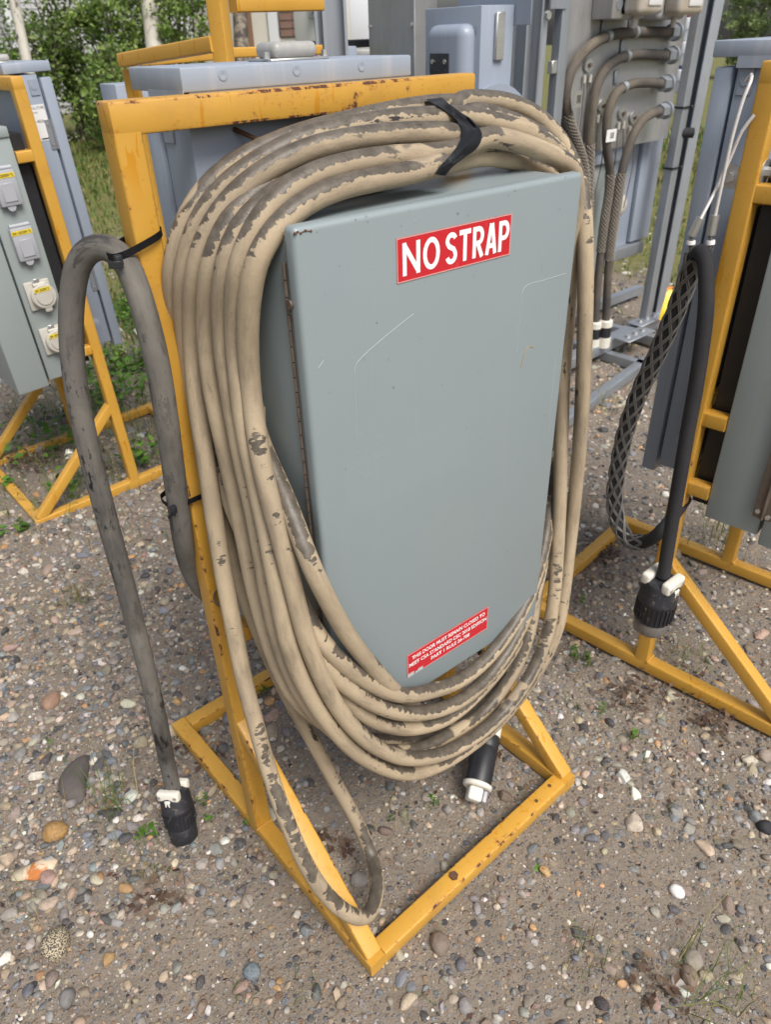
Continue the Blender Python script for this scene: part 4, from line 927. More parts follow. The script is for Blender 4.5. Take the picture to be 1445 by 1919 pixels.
TR5 = [(875, 217, .275), (908, 225, .272), (954, 236, .27), (994, 251, .268), (1035, 276, .268), (1062, 312, .27), (1066, 380, .30), (1058, 500, .33), (1045, 680, .335), (1030, 850, .325), (1012, 1000, .29), (996, 1110, .24), (975, 1190, .185), (940, 1248, .155), (895, 1300, .14), (840, 1345, .135), (773, 1365, .135), (729, 1360, .137), (690, 1345, .142), (640, 1302, .155), (600, 1252, .175), (565, 1195, .20), (525, 1130, .24), (480, 1050, .29), (440, 960, .335), (408, 880, .37), (372, 800, .40), (350, 730, .415), (335, 650, .42), ('x', 325, 580, LX - .0168), ('x', 323, 500, LX - .0168)]
TR6 = [(868, 196, .335), (920, 208, .33), (980, 232, .315), (1030, 268, .30), (1055, 320, .30), (1055, 450, .335), (1040, 680, .345), (1026, 850, .33), (1020, 980, .25), (1018, 1040, .20), (1003, 1110, .165), (985, 1155, .15), (965, 1198, .14), (925, 1257, .13), (880, 1302, .125), (831, 1328, .122), (774, 1338, .122), (735, 1333, .124), (694, 1316, .128), (640, 1278, .137), (600, 1228, .155), (565, 1165, .185), (530, 1090, .235), (500, 1000, .27), (478, 900, .29), (462, 800, .30), (455, 700, .305), (450, 600, .30), (452, 520, .30), (470, 470, .30), (500, 430, .30), (545, 398, .30), (610, 370, .30), (700, 340, .285), (790, 320, .265), (845, 305, .25), (900, 292, .25), (960, 300, .255), (1010, 318, .26), (1045, 345, .265), (1058, 420, .28), (1052, 600, .30), (1045, 760, .29), (1037, 900, .235), (1024, 1000, .20), (1013, 1050, .175), (994, 1110, .15), (972, 1155, .138), (935, 1210, .13), (893, 1254, .128), (850, 1282, .128), (815, 1293, .128), (770, 1303, .128), (735, 1300, .128), (690, 1278, .13), (640, 1242, .136), (595, 1190, .155), (560, 1130, .19), (530, 1060, .225), (505, 980, .25), (490, 900, .265), (480, 820, .27), (478, 760, .275)]
chain = TL[0] + L0 + TL[1] + L1 + TL[2] + L2 + TL[3] + L3 + TL[4] + L4
pts = [np.array(p) for p in P3(chain) + P3(TL[5][::-1]) + P3(TR5) + P3(TL[6][::-1]) + P3(TR6)]
# drop points that crowd their neighbour, then smooth
keep = [pts[0]]
for p in pts[1:]:
    if np.linalg.norm(p - keep[-1]) > .02: keep.append(p)
CP = relax(spline(np.array(keep), .011), 6)
coil = thing('coiled_cable', 'thick mud-caked tan power cable coiled over the grey enclosure', 'cable')
tube('cable_jacket', CP, CRAD, MUD, coil, 22)
# the strand that slants over the lower left of the door
F_ = P3([(470, 760, .30), (485, 820, .275), (503, 865, .25), (522, 905, .222), (545, 960, .185), (560, 1000, .165), (583, 1060, .135), (612, 1120, .128), (645, 1180, .128), (675, 1222, .128), (705, 1258, .128), (728, 1283, .130), (750, 1305, .145), (775, 1318, .17)])
tube('cable_jacket', relax(spline(np.array(F_), .011), 4), CRAD, MUD, coil, 22)
rebase(coil, (.055, .2, .3))

# ---- tape round the bundle
tl = [(797, 186), (814, 195), (838, 210), (857, 226), (866, 245), (863, 262), (854, 278), (837, 298), (821, 316), (815, 326)]
tr = [(829, 183), (845, 197), (863, 210), (881, 221), (896, 236), (904, 252), (901, 267), (891, 281), (868, 298), (845, 316), (836, 330)]
def rs(l, n):
    l = spline(np.c_[np.array(l, float), np.zeros(len(l))], 4.0); i = np.linspace(0, len(l) - 1, n).astype(int); return l[i]
n = 26; A, B_ = rs(tl, n), rs(tr, n); yy = np.interp(np.linspace(0, 1, n), [0, .15, .35, .5, .62, .75, .9, 1], [.325, .30, .255, .222, .214, .202, .185, .188])
grid = np.full((n, 9), np.nan); U = np.linspace(0, 1, 9)
for i in range(n):
    for k, u in enumerate(U):          # lay the tape on the outermost strand below it
        d_ = ray(*(A[i, :2] * (1 - u) + B_[i, :2] * u)); dn_ = d_ / np.linalg.norm(d_); q = CP - CAM; tq = q @ dn_; pp = np.einsum('ij,ij->i', q, q) - tq**2
        hit = pp < (CRAD + .0022)**2
        if hit.any(): grid[i, k] = (tq[hit] - np.sqrt((CRAD + .0022)**2 - pp[hit])).min() / np.linalg.norm(d_)
for k in range(9):
    ok = ~np.isnan(grid[:, k]); grid[:, k] = np.interp(np.arange(n), np.where(ok)[0], grid[ok, k]) if ok.any() else np.nanmean(grid)
g0 = grid.copy()
for _ in range(3):
    for i in range(1, n - 1): grid[i] = np.minimum(g0[i], grid[i] * .3 + (grid[i - 1] + grid[i + 1]) * .35)
GP3 = np.array([[atd(*(A[i, :2] * (1 - u) + B_[i, :2] * u), grid[i, k] - .0008 * (1 + math.sin(11 * u + i))) for k, u in enumerate(U)] for i in range(n)])
va, vb = GP3[:, 0], GP3[:, -1]
bm = bmesh.new(); rows = []
for r_ in GP3: rows.append([bm.verts.new(p) for p in r_])
for r0, r1 in zip(rows, rows[1:]):
    for k in range(8): bm.faces.new((r0[k], r0[k + 1], r1[k + 1], r1[k]))
bmesh.ops.solidify(bm, geom=bm.faces[:], thickness=.0008)
o = from_bm('tape_wrap', bm, TAPE); tag(o, 'black vinyl tape wrapped round the top of the cable coil', 'tape')
c = va[4].copy(); o.data.transform(Matrix.Translation(-Vector(c))); o.location = c
bm = bmesh.new(); q = [at(790, 191, .335), at(799, 181, .335), at(803, 186, .33), at(811, 178, .335), at(812, 185, .33), at(828, 186, .325), at(800, 192, .33)]
bm.faces.new([bm.verts.new(p - c) for p in q]); bmesh.ops.solidify(bm, geom=bm.faces[:], thickness=.0012); from_bm('torn_tail', bm, TAPE, o, False)

# ---- plugs
def plug(parent, a, d, s=1.0, body=BLACKD, tip=BLACKD, tiplen=.03, band=None, clampmat=None, face=(1, 0, 0), tipr=1.0):
    """a: where the cable enters, d: direction towards the blades"""
    d = Vector(d).normalized(); M = Matrix.Translation(Vector(a)) @ frame_of(d, face)
    cm = clampmat or WHITE
    bm = bmesh.new(); add_lathe(bm, [(.019 * s, .012 * s), (.028 * s, .016 * s), (.0315 * s, .024 * s), (.0325 * s, .05 * s), (.0335 * s, .052 * s), (.0335 * s, .057 * s), (.0325 * s, .059 * s), (.0325 * s, .095 * s), (.030 * s, .10 * s)], M, 28)
    bmesh.ops.recalc_face_normals(bm, faces=bm.faces[:]); from_bm('plug_body', bm, body, parent)
    bm = bmesh.new()
    for k in range(28):
        an = k * 2 * math.pi / 28; add_box(bm, (.0328 * s * math.cos(an), .0328 * s * math.sin(an), .078 * s), (.0025 * s, .0022 * s, .034 * s), Matrix.Rotation(an, 4, 'Z'))
    bm.transform(M); o = from_bm('grip_ribs', bm, body, parent, False); o['kind'] = 'stuff'
    for sg in (-1, 1):
        bm = bmesh.new(); add_box(bm, (0, sg * .0195 * s, .013 * s), (.050 * s, .017 * s, .022 * s), None, .005 * s, 3); bm.transform(M); cl = from_bm('cord_clamp', bm, cm, parent)
        for xx in (-.018, .018):
            bm = bmesh.new(); add_cyl(bm, (xx * s, sg * .0275 * s, .013 * s), (xx * s, sg * .0295 * s, .013 * s), .0036 * s, None, 8); bm.transform(M); from_bm('screw', bm, STEEL, cl)
        bm = bmesh.new(); add_box(bm, (0, sg * .0275 * s, .027 * s), (.014 * s, .008 * s, .016 * s), None, .002 * s, 1); bm.transform(M); from_bm('clamp_tongue', bm, cm, parent)
    if band:
        bm = bmesh.new(); add_lathe(bm, [(.030 * s, .094 * s), (.0345 * s, .096 * s), (.0345 * s, .104 * s), (.028 * s, .107 * s)], M, 28); bmesh.ops.recalc_face_normals(bm, faces=bm.faces[:]); from_bm('end_ring', bm, band, parent)
    bm = bmesh.new(); add_lathe(bm, [(.029 * s * tipr, .099 * s), (.0305 * s * tipr, .101 * s), (.0295 * s * tipr, .100 * s + tiplen * s), (.027 * s * tipr, .103 * s + tiplen * s), (.020 * s * tipr, .102 * s + tiplen * s)], M, 28); bmesh.ops.recalc_face_normals(bm, faces=bm.faces[:]); from_bm('plug_face', bm, tip, parent)

# grey pigtail tied to the left post, looping over to the plug on the ground
pig = thing('pigtail_cable', 'dusty grey cable looped over the left post with its plug on the ground', 'cable')
XS = -.0176
P_ = P3([('x', 420, 1118, .02), (392, 1116, .475), (368, 1090, .455), (352, 1055, .445), ('x', 342, 1010, XS), ('x', 334, 950, XS), ('x', 322, 860, XS), ('x', 308, 760, XS), ('x', 290, 660, XS), ('x', 263, 560, XS), ('x', 243, 505, XS), (222, 474, .425), (195, 459, .44), (168, 463, .455), (148, 487, .47), (137, 530, .485), (132, 590, .495), (134, 660, .50), (144, 740, .50), (160, 820, .50), (183, 910, .50), (207, 1000, .50), (232, 1090, .50), (258, 1190, .505), (283, 1290, .51), (303, 1380, .515)])
pa = atz(322, 1470, .150); P_ += [np.array(atz(312, 1425, .21)), pa]; pb = atz(347, 1575, .0)
dv = np.array([pb[0] - pa[0], pb[1] - pa[1], -.15]); dv /= np.linalg.norm(dv)
tube('cable_jacket', relax(spline(np.array(P_ + [pa + dv * .03]), .012), 4), 0.0172, DUSTY, pig, 22)
plug(pig, pa, dv, 1.06, tiplen=.035, face=tuple(CF + .25 * CR)); rebase(pig, tuple(P_[10]))

def tie(label, cx, cy, cz, hx, hy, tail, rzd=0, w_=.0048):
    """cable tie: an open loop round the post and the cable, with its head and tail"""
    o = thing('cable_tie', label, 'cable tie', (cx, cy, cz), 0, 'black cable ties on the nearest stand')
    P = []
    for k in range(33):
        a = 2 * math.pi * k / 32; ca, sa = math.cos(a), math.sin(a); q = 3.2
        P.append((hx * math.copysign(abs(ca)**(2 / q), ca), hy * math.copysign(abs(sa)**(2 / q), sa), rzd * math.copysign(abs(ca)**(2 / q), ca)))
    P = np.array(P); bm = bmesh.new(); rows = []
    for p in P: rows.append((bm.verts.new(p + [0, 0, -w_]), bm.verts.new(p + [0, 0, w_])))
    for r0, r1 in zip(rows, rows[1:]): bm.faces.new((r0[0], r1[0], r1[1], r0[1]))
    bmesh.ops.solidify(bm, geom=bm.faces[:], thickness=.0016); from_bm('strap', bm, BLACK, o)
    bm = bmesh.new(); add_box(bm, (-hx + .001, -hy - .003, -rzd), (.010, .009, .013), None, .002, 2); from_bm('head', bm, BLACK, o)
    bm = bmesh.new(); add_box(bm, (-hx - .006, -hy - .008, -rzd - .004), (.018, .0022, .009), Matrix.Rotation(R_(tail), 4, 'Z'), .0006, 1); from_bm('tail', bm, BLACK, o)
    return o
zt = atx(262, 465, 0)[2]
ct = at(250, 468, .392)
tie('upper black cable tie holding the grey cable bend to the left post', .004, .413, ct[2] + .004, .038, .0255, -30, .011)
ct = at(345, 940, .392)
tie('lower black cable tie holding the grey cable to the left post', .002, .413, ct[2], .0375, .0265, 30)

# connector hanging under the coil on the right
con = thing('hanging_connector', 'black and white cable connector hanging inside the right of the base', 'connector')
a = at(921, 1352, .205); b = at(889, 1500, .115); d = b - a; L = np.linalg.norm(d)
M_ = Matrix.Translation(Vector(a)) @ frame_of(Vector(d), tuple(CF))
def turned(name, prof, mt, mm=None):
    bm = bmesh.new(); add_lathe(bm, prof, M_ if mm is None else M_ @ mm, 26); bmesh.ops.recalc_face_normals(bm, faces=bm.faces[:]); return from_bm(name, bm, mt, con)
e_ = L - .040
turned('cap', [(.016, -.006), (.024, 0), (.0285, .008), (.0295, .034), (.028, .036)], WHITE)
turned('connector_body', [(.0275, .0365), (.0300, .040), (.0300, .062), (.0292, .064), (.0292, .068), (.0303, .070), (.0310, e_ - .004), (.030, e_)], BLACK)
turned('collar', [(.031, e_ - .0005), (.0345, e_ + .002), (.0345, e_ + .009), (.031, e_ + .012)], WHITE)
bm = bmesh.new(); add_box(bm, (.004, -.004, L - .012), (.034, .034, .032), None, .006, 3); bm.transform(M_); from_bm('socket_face', bm, WHITE, con)
bm = bmesh.new(); add_box(bm, (-.0205, .002, L - .013), (.010, .030, .026), None, .003, 2); bm.transform(M_); from_bm('blade_guard', bm, GREYPL, con)
for k in range(3):
    an = k * 2.1 + .4; bm = bmesh.new(); add_cyl(bm, (.029 * math.cos(an), .029 * math.sin(an), .020), (.0305 * math.cos(an), .0305 * math.sin(an), .020), .004, None, 8); bm.transform(M_); from_bm('screw', bm, RUST_DK, con)
dn = d / L
tube('cable_jacket', spline([a + dn * .005, a - dn * .04, a - dn * .10 + [.01, .02, .0], np.array([a[0] + .02, .30, a[2] + .22]), np.array([a[0] + .0, .33, a[2] + .40])]), .013, RUBBER, con, 16); rebase(con, tuple(a))

# ================================================================== RIGHT STAND: grip, wire ropes, black cable
XR = 1.035
blk = thing('black_cable', 'black rubber cable hung over a wire-mesh grip by the right stand', 'cable')
LO = [('x', 1285, 935, XR + .12), ('x', 1268, 960, XR + .05), ('x', 1243, 992, XR), ('x', 1212, 1016, XR), ('x', 1180, 1014, XR), ('x', 1160, 985, XR), ('x', 1152, 935, XR), ('x', 1158, 880, XR), ('x', 1171, 815, XR), ('x', 1195, 745, XR), ('x', 1229, 670, XR), ('x', 1258, 605, XR), ('x', 1280, 550, XR), ('x', 1295, 508, XR - .004), ('x', 1304, 478, XR - .014)]
HI = [('x', 1316, 464, XR - .022), ('x', 1323, 480, XR - .035), ('x', 1325, 520, XR - .042), ('x', 1324, 580, XR - .045), ('x', 1316, 650, XR - .045), ('x', 1304, 730, XR - .045), ('x', 1291, 800, XR - .045), ('x', 1279, 870, XR - .045), ('x', 1267, 940, XR - .045), ('x', 1255, 1010, XR - .045), ('x', 1244, 1080, XR - .045)]
PB = np.array(P3(LO + HI)); SB = relax(spline(PB, .012), 5); tube('cable_jacket', SB, .0155, RUBBER, blk, 22)
a = PB[-1]; b = atx(1214, 1190, XR - .045); d = b - a; L = np.linalg.norm(d)
plug(blk, a - d / L * .010, d, L / .138, body=BLACKD, tip=GLASSY, tiplen=.024, face=tuple(CF - .7 * CR)); rebase(blk, tuple(PB[4]))
grip = thing('cable_grip', 'woven wire-mesh grip hanging from two wire ropes over the black cable', 'cable grip')
GP = relax(spline(np.array(P3(LO[3:])), .006), 8); Tn, Nn, Bn = frames(GP)
Ls = np.concatenate([[0], np.cumsum(np.linalg.norm(np.diff(GP, axis=0), axis=1))]); paths = []
rad = np.full(len(GP), .0185)
for sg in (-1, 1):
    for k in range(5):
        for off in (-.11, .11):
            ph = sg * Ls / .25 * 2 * math.pi + k * 2 * math.pi / 5 + off
            rr = rad + .0008 * sg
            paths.append(GP + rr[:, None] * (np.cos(ph)[:, None] * Nn + np.sin(ph)[:, None] * Bn))
GW_ = plain('grip_wire', (.20, .195, .185), .45, .5, .2, 80)
o = wires('wire_mesh', paths, .0017, GW_, grip, 5); o['kind'] = 'stuff'
top = GP[-1]
f1, f2_ = atx(1310, 425, XR - .01), atx(1337, 418, XR + .02); g1, g2 = atx(1295, 462, XR - .01), atx(1332, 463, XR + .02)
k1, k2 = atx(1325, 385 + 15, XR - .005), atx(1343, 400, XR + .02)
for (a, b, lo_) in ((atx(1297, 442, XR - .01), atx(1314, 408, XR - .005), g1), (atx(1333, 440, XR + .02), atx(1341, 403, XR + .02), g2)):
    cyl('ferrule', tuple(a), tuple(b), .0085, STEEL, grip, None, 14)
    cyl('crimp_sleeve', tuple(lo_ + (a - lo_) * .2), tuple(lo_ + (a - lo_) * .55), .0085, VINYLW, grip, None, 14)
    e = lo_ + (lo_ - a) * 1.0
    wires('strands', [spline([a + rng.normal(0, .002, 3), lo_ + rng.normal(0, .0035, 3), GP[-6 - 2 * j] + .019 * (math.cos(j) * Nn[-6] + math.sin(j) * Bn[-6])], .01) for j in range(7)], .0014, GW_, grip, 5)
WR = plain('plastic_coated_wire_rope', (.60, .57, .55), .35, .2, .12, 200)
pr0 = atx(1408, 152, 1.085)
tube('wire_rope', spline([atx(1341, 405, XR + .02), atx(1357, 330, XR + .025), atx(1375, 250, XR + .03), atx(1396, 180, XR + .04), pr0, atx(1409, 140, 1.10), atx(1399, 152, 1.105)], .01), .0034, WR, grip, 10)
tube('wire_rope', spline([atx(1314, 410, XR - .005), atx(1345, 350, XR + .03), atx(1370, 295, XR + .045), atx(1392, 245, 1.083), atx(1415, 215, 1.09)], .01), .0034, WR, grip, 10)
rebase(grip, tuple(GP[-1]))
for (px, py, X, lab) in ((1371, 331, 1.103, 'bolt with large washer on the outer side of the right post'),):
    p = atx(px, py, X); o = thing('washer_bolt', lab, 'bolt', tuple(p), RSROT, 'washer bolts of the right post')
    cyl('washer', (0, 0, 0), (-.004, 0, 0), .022, STEEL, o, None, 24); cyl('bolt_head', (-.004, 0, 0), (-.014, 0, 0), .0095, STEEL, o, None, 6)
p = at(1432, 322, .095); o = thing('washer_bolt', 'bolt with large washer on the inner face of the right post', 'bolt', (p[0], p[1], p[2]), RSROT - R_(0), 'washer bolts of the right post')
cyl('washer', (0, 0, 0), (0, -.004, 0), .023, STEEL, o, None, 24); cyl('bolt_head', (0, -.004, 0), (0, -.016, 0), .0095, STEEL, o, None, 6)

# ================================================================== GALVANISED RACK
YR = 1.6
rack = thing('strut_rack', 'galvanised strut rack with an aluminium back panel behind the coil', 'rack')
def chan(name, a, b, w_, h_, parent, up=(0, 1, 0)):
    """U channel strut: web and two flanges with an open slot, one mesh"""
    a, b = Vector(a), Vector(b); L = (b - a).length; M = Matrix.Translation((a + b) / 2) @ frame_of(b - a, up); bm = bmesh.new(); th = .003
    add_box(bm, (0, h_ / 2 - th / 2, 0), (w_, th, L), None, .0)
    for s in (-1, 1):
        add_box(bm, (s * (w_ / 2 - th / 2), -th / 2, 0), (th, h_ - th, L), None, 0)
        add_box(bm, (s * (w_ / 2 - th - .004), -h_ / 2 + th / 2, 0), (.008, th, L), None, 0)
    bm.transform(M); return from_bm(name, bm, GALV, parent)
def rbar(name, a, b, w_, h_, mat=None, parent=None, up=(0, 1, 0)): return bar(name, a, b, w_, h_, mat or GALV, parent or rack, .003, up, None)
xs = lambda px, py, Y=YR: float(at(px, py, Y)[0])
pA = at(1206, 640, YR - .03); rbar('post', (3.425, YR - .03, .09), (3.455, YR - .03, 2.25), .058, .045)
chan('post', (3.60, YR + .0, .02), (3.66, YR + .0, 2.25), .065, .05, rack, (1, -.6, 0))
xl = xs(1035, 120); rbar('post', (xl, YR - .03, .09), (xl + .005, YR - .03, 2.25), .055, .04)
chan('post', (xs(1015, 100), YR + .02, .09), (xs(1015, 100), YR + .02, 2.25), .05, .045, rack, (-.6, -1, 0))
chan('post', (xs(966, 100), YR - .06, .09), (xs(966, 100) + .004, YR - .06, 2.25), .095, .05, rack, (0, 1, 0))
chan('post', (xs(990, 100), YR + .1, .09), (xs(990, 100) + .004, YR + .1, 2.25), .05, .045, rack, (-1, 0, 0))
box('corner_plate', (xs(1010, 20), YR - .056, 1.60), (xs(1041, 20), YR - .052, 1.95), GALV, rack, .001, 1)
box('clip', (xs(1019, 120), YR - .045, 1.385), (xs(1031, 120), YR - .02, 1.43), STEEL, rack, .002, 1)
q = at(1024, 29, YR - .056); cyl('bolt_head', tuple(q), (q[0], q[1] - .015, q[2]), .015, STEEL, rack, None, 6)
panel = box('back_panel', (xl + .03, YR, 1.055), (3.40, YR + .005, 2.25), ALU, rack)
rbar('base_beam', (1.55, YR - .10, .085), (3.78, YR - .02, .085), .055, .075); rbar('base_beam', (1.6, 1.10, .03), (3.1, 1.33, .03), .05, .05)
chan('base_beam', (1.9, YR + .42, .06), (4.1, YR + .42, .06), .05, .05, rack, (0, 0, 1)); rbar('cross_beam', (2.6, YR + .1, .50), (3.46, YR + .1, .50), .06, .05)
rbar('foot_beam', (3.0, 1.05, .03), (3.0, 2.2, .03), .05, .05, None, None, (0, 0, 1)); rbar('foot_beam', (3.35, 1.35, .045), (3.35, 2.4, .045), .05, .05, None, None, (0, 0, 1))
for q in ((3.02, 1.41, .135), (3.28, 1.50, .135)):
    fp = box('fish_plate', (q[0], q[1], .1235), (q[0] + .26, q[1] + .10, .130), GALV, rack, .002, 1)
    for u in (.06, .13, .20): cyl('bolt_head', (q[0] + u, q[1] + .05, .130), (q[0] + u, q[1] + .05, .142), .014, STEEL, fp, None, 6)
cyl('pipe_stub', tuple(at(1268, 249, YR - .02)), tuple(at(1300, 249, YR - .08)), .024, RUBBER, rack)
# lower cabinet behind the grips
lc = thing('lower_cabinet', 'blue-grey cabinet under the aluminium panel behind the mesh grips', 'cabinet')
x0_, x1_ = xs(1128, 380, 1.72), xs(1216, 380, 1.72)
box('body', (x0_, 1.72, .52), (x1_, 1.95, 1.10), BLUE, lc, .004, 2); box('door', (x0_ + (x1_ - x0_) * .62, 1.695, .54), (x1_ + .01, 1.7185, 1.09), BLUER, lc, .004, 2)
q = at(1163, 385, 1.70); lathe('knob', [(.055, 0), (.055, .02), (.04, .035), (.02, .04), (.001, .04)], (q[0], 1.719, q[2]), (0, -1, 0), BEIGEPL, lc, 20); rebase(lc, (x0_, 1.72, .52))
pb = thing('pale_cabinet', 'pale grey-green box between the coil and the mesh grips', 'cabinet')
x0_, x1_ = xs(1060, 380, 1.64), xs(1146, 380, 1.64)
box('body', (x0_, 1.64, .30), (x1_, 1.715, .985), OLIVE, pb, .004, 2); box('lid', (x0_ - .01, 1.62, .99), (x1_ + .01, 1.715, 1.045), BLUER, pb, .004, 2); rebase(pb, (x0_, 1.64, .30))
# rack cables: gland, bend, drop
def rcable(label, pl, Y, grip_rng=None, plugend=None, clips=()):
    o = thing('rack_cable', label, 'cable', (0, 0, 0), 0, 'dusty cables clipped to the aluminium panel'); P = spline(np.array([at(p[0], p[1], Y) for p in pl]), .02); r = .0205
    tube('cable_jacket', P, r, RACKC, o, 14)
    a = P[0]; cyl('gland', tuple(a + [.035, 0, 0]), tuple(a - [.02, 0, 0]), .032, GALV, o, None, 6); cyl('gland_nut', tuple(a + [.05, 0, 0]), tuple(a + [.034, 0, 0]), .038, GALV, o, None, 14)
    for f in clips:
        q = P[int(f * len(P))]; d_ = P[int(f * len(P)) + 1] - q; d_ /= np.linalg.norm(d_); cyl('clip', tuple(q - d_ * .012), tuple(q + d_ * .012), .0235, GALV, o, None, 14)
        bm = bmesh.new(); add_box(bm, (q[0], YR - .006, q[2] + .038), (.03, .006, .05), None, .002, 1); from_bm('clip_ear', bm, GALV, o)
    if grip_rng:
        i0, i1 = [int(f * (len(P) - 1)) for f in grip_rng]; Q = relax(spline(P[i0:i1], .01), 3); T_, N_, B_2 = frames(Q); s_ = np.concatenate([[0], np.cumsum(np.linalg.norm(np.diff(Q, axis=0), axis=1))])
        w_ = [Q + .0225 * (np.cos(sg * s_ / .14 * 6.283 + k * .785)[:, None] * N_ + np.sin(sg * s_ / .14 * 6.283 + k * .785)[:, None] * B_2) for sg in (-1, 1) for k in range(8)]
        g = wires('wire_mesh', w_, .0022, GWD, o, 4); g['kind'] = 'stuff'
    if plugend:
        a = P[-1]; s = plugend
        lathe('plug_cap', [(.03 * s, 0), (.036 * s, .005), (.036 * s, .035 * s), (.03, .036 * s)], a + [0, 0, .012], (0, 0, -1), WHITE, o, 18)
        lathe('plug_body', [(.034 * s, 0), (.034 * s, .055 * s), (.03, .056 * s)], a + [0, 0, .012 - .036 * s], (0, 0, -1), BLACK, o, 18)
        lathe('plug_base', [(.037 * s, 0), (.037 * s, .055 * s), (.03, .056 * s)], a + [0, 0, .012 - .091 * s], (0, 0, -1), WHITE, o, 18)
    rebase(o, tuple(P[0])); return o
GWD = plain('dull_grip_wire', (.28, .25, .21), .6, .3, .2, 80)
YC = YR - .03
rcable('topmost rack cable running under the meters', [(1258, 60), (1220, 60), (1180, 61), (1145, 66), (1110, 84), (1083, 112), (1067, 145), (1061, 185), (1068, 230), (1082, 268), (1094, 310), (1098, 370), (1098, 440)], YC, (.62, .98), None, (.2, .33))
rcable('second rack cable from the top on the aluminium panel', [(1252, 104), (1215, 102), (1180, 104), (1152, 115), (1130, 138), (1117, 170), (1110, 210), (1106, 260), (1105, 320), (1103, 380), (1103, 450)], YC - .0, (.66, .98), None, (.28,))
rcable('third rack cable with the white barcode tag', [(1243, 157), (1210, 155), (1180, 159), (1155, 175), (1142, 205), (1137, 245), (1139, 285), (1144, 325), (1142, 365), (1133, 420), (1126, 480), (1120, 540), (1116, 606)], YC - .02, (.50, .76), 1.0, (.22,))
rcable('lowest rack cable ending in a black and white plug', [(1240, 208), (1222, 213), (1203, 228), (1188, 252), (1176, 285), (1166, 325), (1158, 375), (1150, 425), (1143, 480), (1139, 540), (1136, 603)], YC - .055, (.35, .72), 1.0, ())
for (px, py, lab) in ((1101, 122, 'highest lanyard washer on the aluminium panel, below the topmost cable bend'), (1127, 198, 'lanyard washer between the second and third rack cables'), (1165, 212, 'lanyard washer right of the white barcode tag'), (1186, 220, 'lanyard washer nearest the lowest rack cable bend')):
    a = at(px, py, YR - .004); o = thing('lanyard_anchor', lab, 'washer', tuple(a), 0, 'lanyard washers on the aluminium panel')
    cyl('washer', (0, 0, 0), (0, -.01, 0), .026, STEEL, o, None, 20); cyl('screw', (0, -.01, 0), (0, -.02, 0), .009, RUST_DK, o, None, 6)
    for s in (-1, 1): cyl('ferrule', (s * .022, -.008, -.035), (s * .020, -.008, -.065), .007, BEIGEPL, o, None, 8)
    wires('lanyard', [spline([(s * .02, -.008, -.06), (s * .03 + .01, -.012, -.2), (-.02 + s * .02, -.02, -.40)], .03) for s in (-1, 1)], .0028, RUST_DK, o, 5)
for (px, py, w_, h_, lab) in ((1083, 186, .055, .06, 'small silver printed tag on the lanyard of the aluminium panel'), (1146, 254, .075, .05, 'white barcode tag wrapped on the third rack cable')):
    a = at(px, py, YC - .045); o = plate('tag', (-w_ / 2, 0, -h_ / 2), (1, 0, 0), (0, 0, 1), w_, h_, .001, PAPER if w_ > .06 else STEEL); o.location = a; tag(o, lab, 'tag')
    for k in range(5): box('print_bar', (-w_ * .1 + k * .006, -.0016, -h_ * .25), (-w_ * .1 + k * .006 + .003, -.0011, h_ * .25), INK, o)
for i, (xa_, xb_, lab) in enumerate(((1152, 1226, 'left dusty clear meter box at the top of the aluminium panel'), (1228, 1300, 'right dusty clear meter box at the top of the aluminium panel'))):
    a = at(xa_ + 14, 37, YR - .12); wdt = float(at(xb_, 30, YR - .12)[0] - at(xa_, 30, YR - .12)[0]); o = thing('meter_box', lab, 'meter', (a[0], YR, a[2]), 0, 'meter boxes on the aluminium panel')
    bm = bmesh.new(); add_box(bm, (wdt * .36, -.05, .15), (wdt * .72, .10, .30), None, .02, 3); from_bm('base', bm, GREYPL, o)
    bm = bmesh.new(); add_box(bm, (wdt * .40, -.14, .155), (wdt * .64, .085, .28), None, .022, 4); from_bm('cover', bm, DUSTGLASS, o)
    bm = bmesh.new(); add_box(bm, (wdt * .44, -.185, .11), (wdt * .34, .008, .13), None, .006, 2); from_bm('face_window', bm, PAPER, o)
    cyl('seal', (wdt * .4, -.10, -.03), (wdt * .4, -.10, .005), .012, BEIGEPL, o, None, 8)
bxp = at(1140, 25, YR - .05); o = thing('junction_box', 'small unpainted knockout box beside the left meter', 'junction box', (bxp[0], YR, bxp[2] - .02)); box('body', (-.045, -.10, 0), (.05, -.002, .22), ALU, o, .004, 2); cyl('knockout', (0, -.1003, .05), (0, -.102, .05), .022, GALV, o, None, 16)
for (px, py, lab) in ((1252, 205, 'black cable tie round the galvanised post by the lowest cable'), (1240, 319, 'lower black cable tie on the galvanised post')):
    a = at(px, py, YR - .03); o = thing('cable_tie', lab, 'cable tie', (3.44, YR - .03, a[2]), 0, 'black cable ties on the rack post')
    bm = bmesh.new()
    for c, s in (((0, -.026, 0), (.072, .002, .010)), ((0, .026, 0), (.072, .002, .010)), ((-.035, 0, 0), (.002, .05, .010)), ((.035, 0, 0), (.002, .05, .010))): add_box(bm, c, s)
    from_bm('strap', bm, BLACK, o); box('head', (.03, -.036, -.008), (.045, -.026, .008), BLACK, o, .002, 1)
